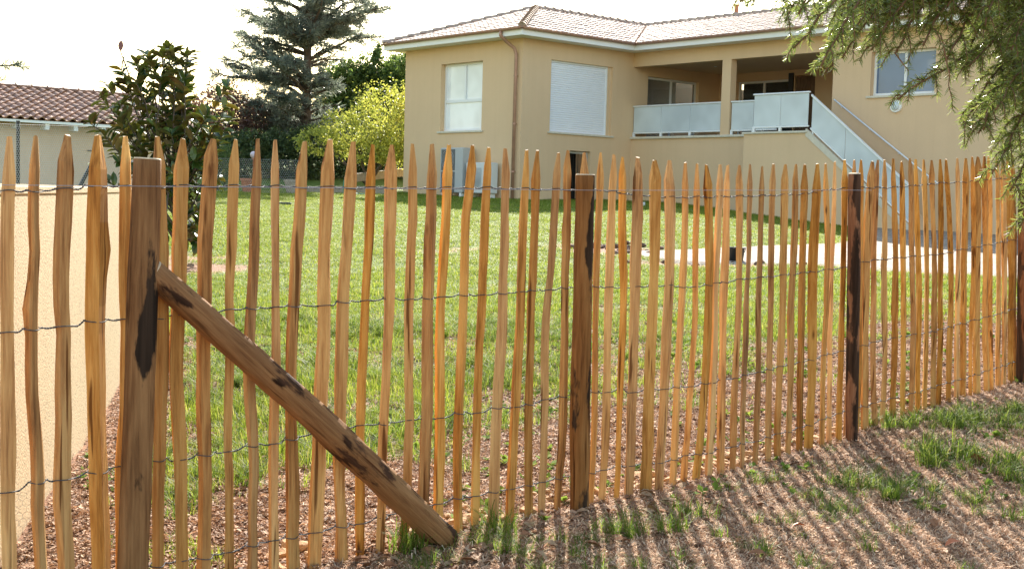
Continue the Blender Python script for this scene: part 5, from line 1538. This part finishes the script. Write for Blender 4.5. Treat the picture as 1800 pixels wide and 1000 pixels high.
def long_grass():
    """taller clumps: in front of the fence and along the left part behind it"""
    g = np.random.default_rng(202)
    c = hidden_col('tall_tufts')
    for k in range(5): V, F, rv = blades(g, 34, .17, .05, .0022, .75); proto(c, 'clump_%d' % k, V, F, G_long, rv)
    P = []
    spots = [(2.23, 6.06, .18, 12, 1.0), (2.12, 6.0, .15, 6, .9), (2.30, 5.80, .16, 10, .9), (1.70, 5.50, .24, 10, .7), (1.45, 5.25, .17, 7, .7), (1.62, 5.66, .16, 10, .7), (2.40, 6.93, .2, 18, .7), (2.60, 6.87, .22, 18, .7), (2.13, 6.86, .16, 16, .75),
             (.37, 4.62, .09, 4, .75), (.50, 4.68, .09, 4, .75), (.62, 4.72, .08, 3, .75), (.15, 4.22, .2, 7, .5), (.74, 5.02, .10, 4, .7), (2.70, 6.60, .2, 10, .6), (2.38, 5.56, .2, 12, .7), (2.20, 5.18, .25, 10, .6), (1.85, 5.42, .2, 8, .6), (.9, 4.40, .2, 6, .45),
             (-.14, 4.42, .16, 6, .55), (-.27, 4.25, .18, 6, .5), (.03, 4.50, .14, 5, .6), (.2, 4.45, .2, 6, .45), (.45, 4.35, .25, 5, .45), (2.9, 6.9, .3, 16, .6), (2.75, 7.2, .2, 10, .6), (1.2, 4.9, .3, 5, .4), (1.9, 6.2, .3, 5, .5),
             (-.35, 4.40, .05, 5, 1.0), (-.02, 4.70, .06, 4, .9)]
    for (x, y, r, n, h) in spots:
        a = g.uniform(0, 6.283, n); rr = r * np.sqrt(g.uniform(0, 1, n))
        P.append(np.stack([x + rr * np.cos(a), y + rr * np.sin(a), h * g.uniform(.6, 1.1, n)], -1))
    # lone small tufts strewn over the path side
    yy = g.uniform(4.1, 7.6, 150); xx = yy * g.uniform(-.08, .44, 150); kk = (fdist(xx, yy) < -.08) & (n2(xx * 1.4, yy * 1.4, 71) > .42)
    P.append(np.stack([xx[kk], yy[kk], g.uniform(.22, .5, kk.sum())], -1))
    # meadow strip behind the left bay
    N_ = 5200
    Y = g.uniform(4.6, 10.5, N_); X = g.uniform(-2.4, 1.5, N_); d = grass_density(X, Y)
    k = (g.uniform(0, 1, N_) < d * sst((n2(X * 1.1, Y * 1.1, 41) - .28) / .35) * np.interp(X, [-2, -.6, .6, 1.5], [1, .8, .35, .15])) & clip_view(X, Y) & (fdist(X, Y) > .2)
    P.append(np.stack([X[k], Y[k], g.uniform(.35, .85, k.sum())], -1))
    P = np.concatenate(P); n = len(P)
    Z = ground_z(P[:, 0], P[:, 1]); s = P[:, 2]
    return scatter('grass_clumps', c, np.stack([P[:, 0], P[:, 1], Z], -1), terrain_rot(n, g, .1), np.stack([s ** .5, s ** .5, s], -1), g.integers(0, 5, n))
long_grass()

def litter():
    g = np.random.default_rng(203)
    c = hidden_col('litter_bits')
    def chip(L, W, curl):
        V = []; F = []
        for i, t in enumerate((0, .33, .66, 1)):
            w = W * (.35, 1, .9, .15)[i] * g.uniform(.8, 1.2); z = curl * math.sin(t * math.pi) + g.uniform(0, .002)
            V += [(t * L - L / 2, -w, z + curl * .5 * g.uniform()), (t * L - L / 2, 0, z * .6), (t * L - L / 2, w, z + curl * .5 * g.uniform())]
        for i in range(3): F += [(i * 3, i * 3 + 1, i * 3 + 4, i * 3 + 3), (i * 3 + 1, i * 3 + 2, i * 3 + 5, i * 3 + 4)]
        return V, F
    for k in range(6):
        V, F, rv = [], [], []
        for j in range(8):
            v, f = chip(g.uniform(.010, .030), g.uniform(.003, .007), g.uniform(.001, .005)); a = g.uniform(0, 6.283); o = g.uniform(-.045, .045, 2); b = len(V)
            ti = g.uniform(-.35, .35)
            V += [(x * math.cos(a) - y * math.sin(a) + o[0], x * math.sin(a) + y * math.cos(a) + o[1], z + x * ti + .004) for x, y, z in v]; F += [tuple(i + b for i in q) for q in f]; rv += [g.uniform()] * len(v)
        proto(c, 'chips_%d' % k, V, F, G_chip, rv)
    N_ = 60000
    Y = 3.6 + 9 * g.uniform(0, 1, N_) ** 1.2; X = Y * g.uniform(-.46, .46, N_); d = grass_density(X, Y); p = fdist(X, Y)
    k = (p > .02) & (g.uniform(0, 1, N_) < (1 - d) * np.interp(p, [0, 3, 6, 8], [.9, .8, .4, .15])) & ~(X < -1.52 - (Y - 3.45) * .2)
    k |= (p < 0) & (g.uniform(0, 1, N_) < np.where(p > -.5, .45, .22) * np.interp(X, [-.5, .6, 2, 3], [1, .9, .7, .6]))
    X, Y = X[k], Y[k]; n = len(X)
    scatter('leaf_litter', c, np.stack([X, Y, ground_z(X, Y)], -1), terrain_rot(n, g, .2), np.repeat(g.uniform(.6, 1.35, (n, 1)), 3, 1), g.integers(0, 6, n))
    # dry grass and straw on the camera side
    c2 = hidden_col('straw_bits')
    for k_ in range(5): V, F, rv = blades(g, 18, .042, .05, .0014, .5, lie=.013); proto(c2, 'straw_%d' % k_, V, F, G_dry, rv)
    for k_ in range(3): V, F, rv = blades(g, 9, .024, .045, .0012, .9); proto(c2, 'stubble_%d' % k_, V, F, G_dry, rv)
    N_ = 52000
    Y = g.uniform(3.3, 9.5, N_); X = Y * g.uniform(-.2, .46, N_); p = fdist(X, Y)
    k = (p < -.03) & (g.uniform(0, 1, N_) < .55 + .45 * n2(X * 2.2, Y * 2.2, 51))
    k |= (p > 0) & (p < 3.5) & (g.uniform(0, 1, N_) < .22)
    X, Y = X[k], Y[k]; n = len(X)
    scatter('dry_grass', c2, np.stack([X, Y, ground_z(X, Y)], -1), terrain_rot(n, g, .15), np.repeat(g.uniform(.6, 1.3, (n, 1)), 3, 1), g.integers(0, 8, n))
    # small weeds
    c3 = hidden_col('weed_sprouts')
    for k_ in range(4):
        V, F, rv = [], [], []
        for j in range(9):
            a = g.uniform(0, 6.283); L = g.uniform(.02, .042); w = L * .38; dz = g.uniform(.2, .9); b = len(V); dd = np.array([math.cos(a), math.sin(a), dz]); dd /= np.linalg.norm(dd); s = np.array([-math.sin(a), math.cos(a), 0])
            q = np.array([0, 0, g.uniform(0, .02)])
            V += [q, q + dd * L * .55 + s * w, q + dd * L, q + dd * L * .55 - s * w]; F += [(b, b + 1, b + 2), (b, b + 2, b + 3)]; rv += [g.uniform(.3, 1)] * 4
        proto(c3, 'weed_%d' % k_, V, F, leaf_mat('weed_leaf', [(0, (.06, .11, .018)), (.6, (.13, .20, .03)), (1, (.24, .28, .05))], .8, .35, spec=.1), rv)
    N_ = 2600
    Y = g.uniform(3.7, 11, N_); X = Y * g.uniform(-.44, .44, N_); p = fdist(X, Y)
    k = (n2(X * 1.6, Y * 1.6, 61) > .55) & ~(X < -1.5 - (Y - 3.45) * .2) & ((p > .1) | (g.uniform(0, 1, N_) < .35))
    X, Y = X[k], Y[k]; n = len(X)
    scatter('weeds', c3, np.stack([X, Y, ground_z(X, Y)], -1), terrain_rot(n, g, .2), np.repeat(g.uniform(.5, 1.3, (n, 1)), 3, 1), g.integers(0, 4, n))
litter()

# ---- stones along the foot of the fence, clods by the gravel, fallen leaves: pieces of the ground
def rock_mesh(name, g, mat, flat=.65):
    import itertools
    ph = (1 + 5 ** .5) / 2
    V = np.array([(-1, ph, 0), (1, ph, 0), (-1, -ph, 0), (1, -ph, 0), (0, -1, ph), (0, 1, ph), (0, -1, -ph), (0, 1, -ph), (ph, 0, -1), (ph, 0, 1), (-ph, 0, -1), (-ph, 0, 1)], float); V /= np.linalg.norm(V[0])
    F = [(0, 11, 5), (0, 5, 1), (0, 1, 7), (0, 7, 10), (0, 10, 11), (1, 5, 9), (5, 11, 4), (11, 10, 2), (10, 7, 6), (7, 1, 8), (3, 9, 4), (3, 4, 2), (3, 2, 6), (3, 6, 8), (3, 8, 9), (4, 9, 5), (2, 4, 11), (6, 2, 10), (8, 6, 7), (9, 8, 1)]
    # one subdivision with uneven radii
    V = list(V); mid = {}; F2 = []
    def mp(a, b):
        k = (min(a, b), max(a, b))
        if k not in mid: m = V[a] + V[b]; V.append(m / np.linalg.norm(m)); mid[k] = len(V) - 1
        return mid[k]
    for a, b, c in F:
        x, y, z = mp(a, b), mp(b, c), mp(c, a); F2 += [(a, x, z), (b, y, x), (c, z, y), (x, y, z)]
    V = np.array(V) * g.uniform(.72, 1.12, (len(V), 1)) * [1, g.uniform(.6, .95), flat * g.uniform(.7, 1.1)]
    me = bpy.data.meshes.new(name); me.from_pydata(V.tolist(), [], F2); me.materials.append(mat); return me
gs = np.random.default_rng(301)
stones = [rock_mesh('stone', gs, M['stone']) for _ in range(7)]
def piece(name, me, x, y, z, s, g):
    o = bpy.data.objects.new(name, me); COL.objects.link(o); o.parent = ground
    o.location = (x, y, z); o.rotation_euler = (g.uniform(-.4, .4), g.uniform(-.4, .4), g.uniform(0, 6.28)); o.scale = (s, s, s * g.uniform(.8, 1.1)); return o
for k in range(150):
    s = 1.9 + (7.6 - 1.9) * gs.uniform() ** .9; p = abs(gs.normal(.07, .07)) + .03; q = fp(s, 0, p)
    r = gs.uniform(.014, .045) * (1.15 if s < 6 else .8)
    piece('stone', stones[k % 7], q[0], q[1], float(ground_z(q[0], q[1])) + r * .25, r, gs)
clods = [rock_mesh('clod', gs, M['soil']) for _ in range(4)]
for k in range(70):
    if k < 45: x, y = gs.normal(1.55, .42), gs.normal(19.0, .45)
    else: x, y = gs.uniform(1.5, 4.2), 16.75 + gs.normal(0, .14)
    r = gs.uniform(.03, .085) if k < 45 else gs.uniform(.02, .05)
    piece('clod', clods[k % 4], x, y, float(ground_z(x, y)) + r * .3, r, gs)
def leaf_piece(g, mat):
    V = []; 
    for i, t in enumerate((0, .2, .5, .8, 1)):
        w = (.01, .7, 1, .6, .02)[i] * .022; z = .010 * math.sin(t * 3.1) + g.uniform(0, .004)
        V += [(t * .075 - .037, -w, z + .012 * (w / .022)), (t * .075 - .037, 0, z), (t * .075 - .037, w, z + .010 * (w / .022))]
    F = []
    for i in range(4): F += [(i * 3, i * 3 + 1, i * 3 + 4, i * 3 + 3), (i * 3 + 1, i * 3 + 2, i * 3 + 5, i * 3 + 4)]
    me = bpy.data.meshes.new('fallen_leaf'); me.from_pydata(V, [], F); me.materials.append(mat); return me
lfm = [leaf_piece(gs, simple('fallen_leaf_orange', (.42, .13, .045), .6, .3, 30)), leaf_piece(gs, simple('fallen_leaf_brown', (.24, .115, .06), .9, .3, 30, spec=.1)), leaf_piece(gs, simple('fallen_leaf_pale', (.30, .20, .12), .9, .3, 30, spec=.1))]
for (x, y, k, s) in [(1.13, 4.73, 0, .8), (2.26, 5.92, 0, 1.25), (2.24, 5.90, 1, 1.1), (1.67, 4.58, 0, .8), (1.26, 4.42, 2, .8), (1.71, 4.91, 1, .8), (.9, 4.37, 1, .9)]:
    piece('fallen_leaf', lfm[k], x, y, float(ground_z(x, y)) + .03, s, gs)
for k in range(110):
    s = gs.uniform(2.2, 4.6); q = fp(s, 0, gs.uniform(-.55, .1)); piece('fallen_leaf', lfm[1 + k % 2], q[0], q[1], float(ground_z(q[0], q[1])) + .012, gs.uniform(.45, 1.1), gs)
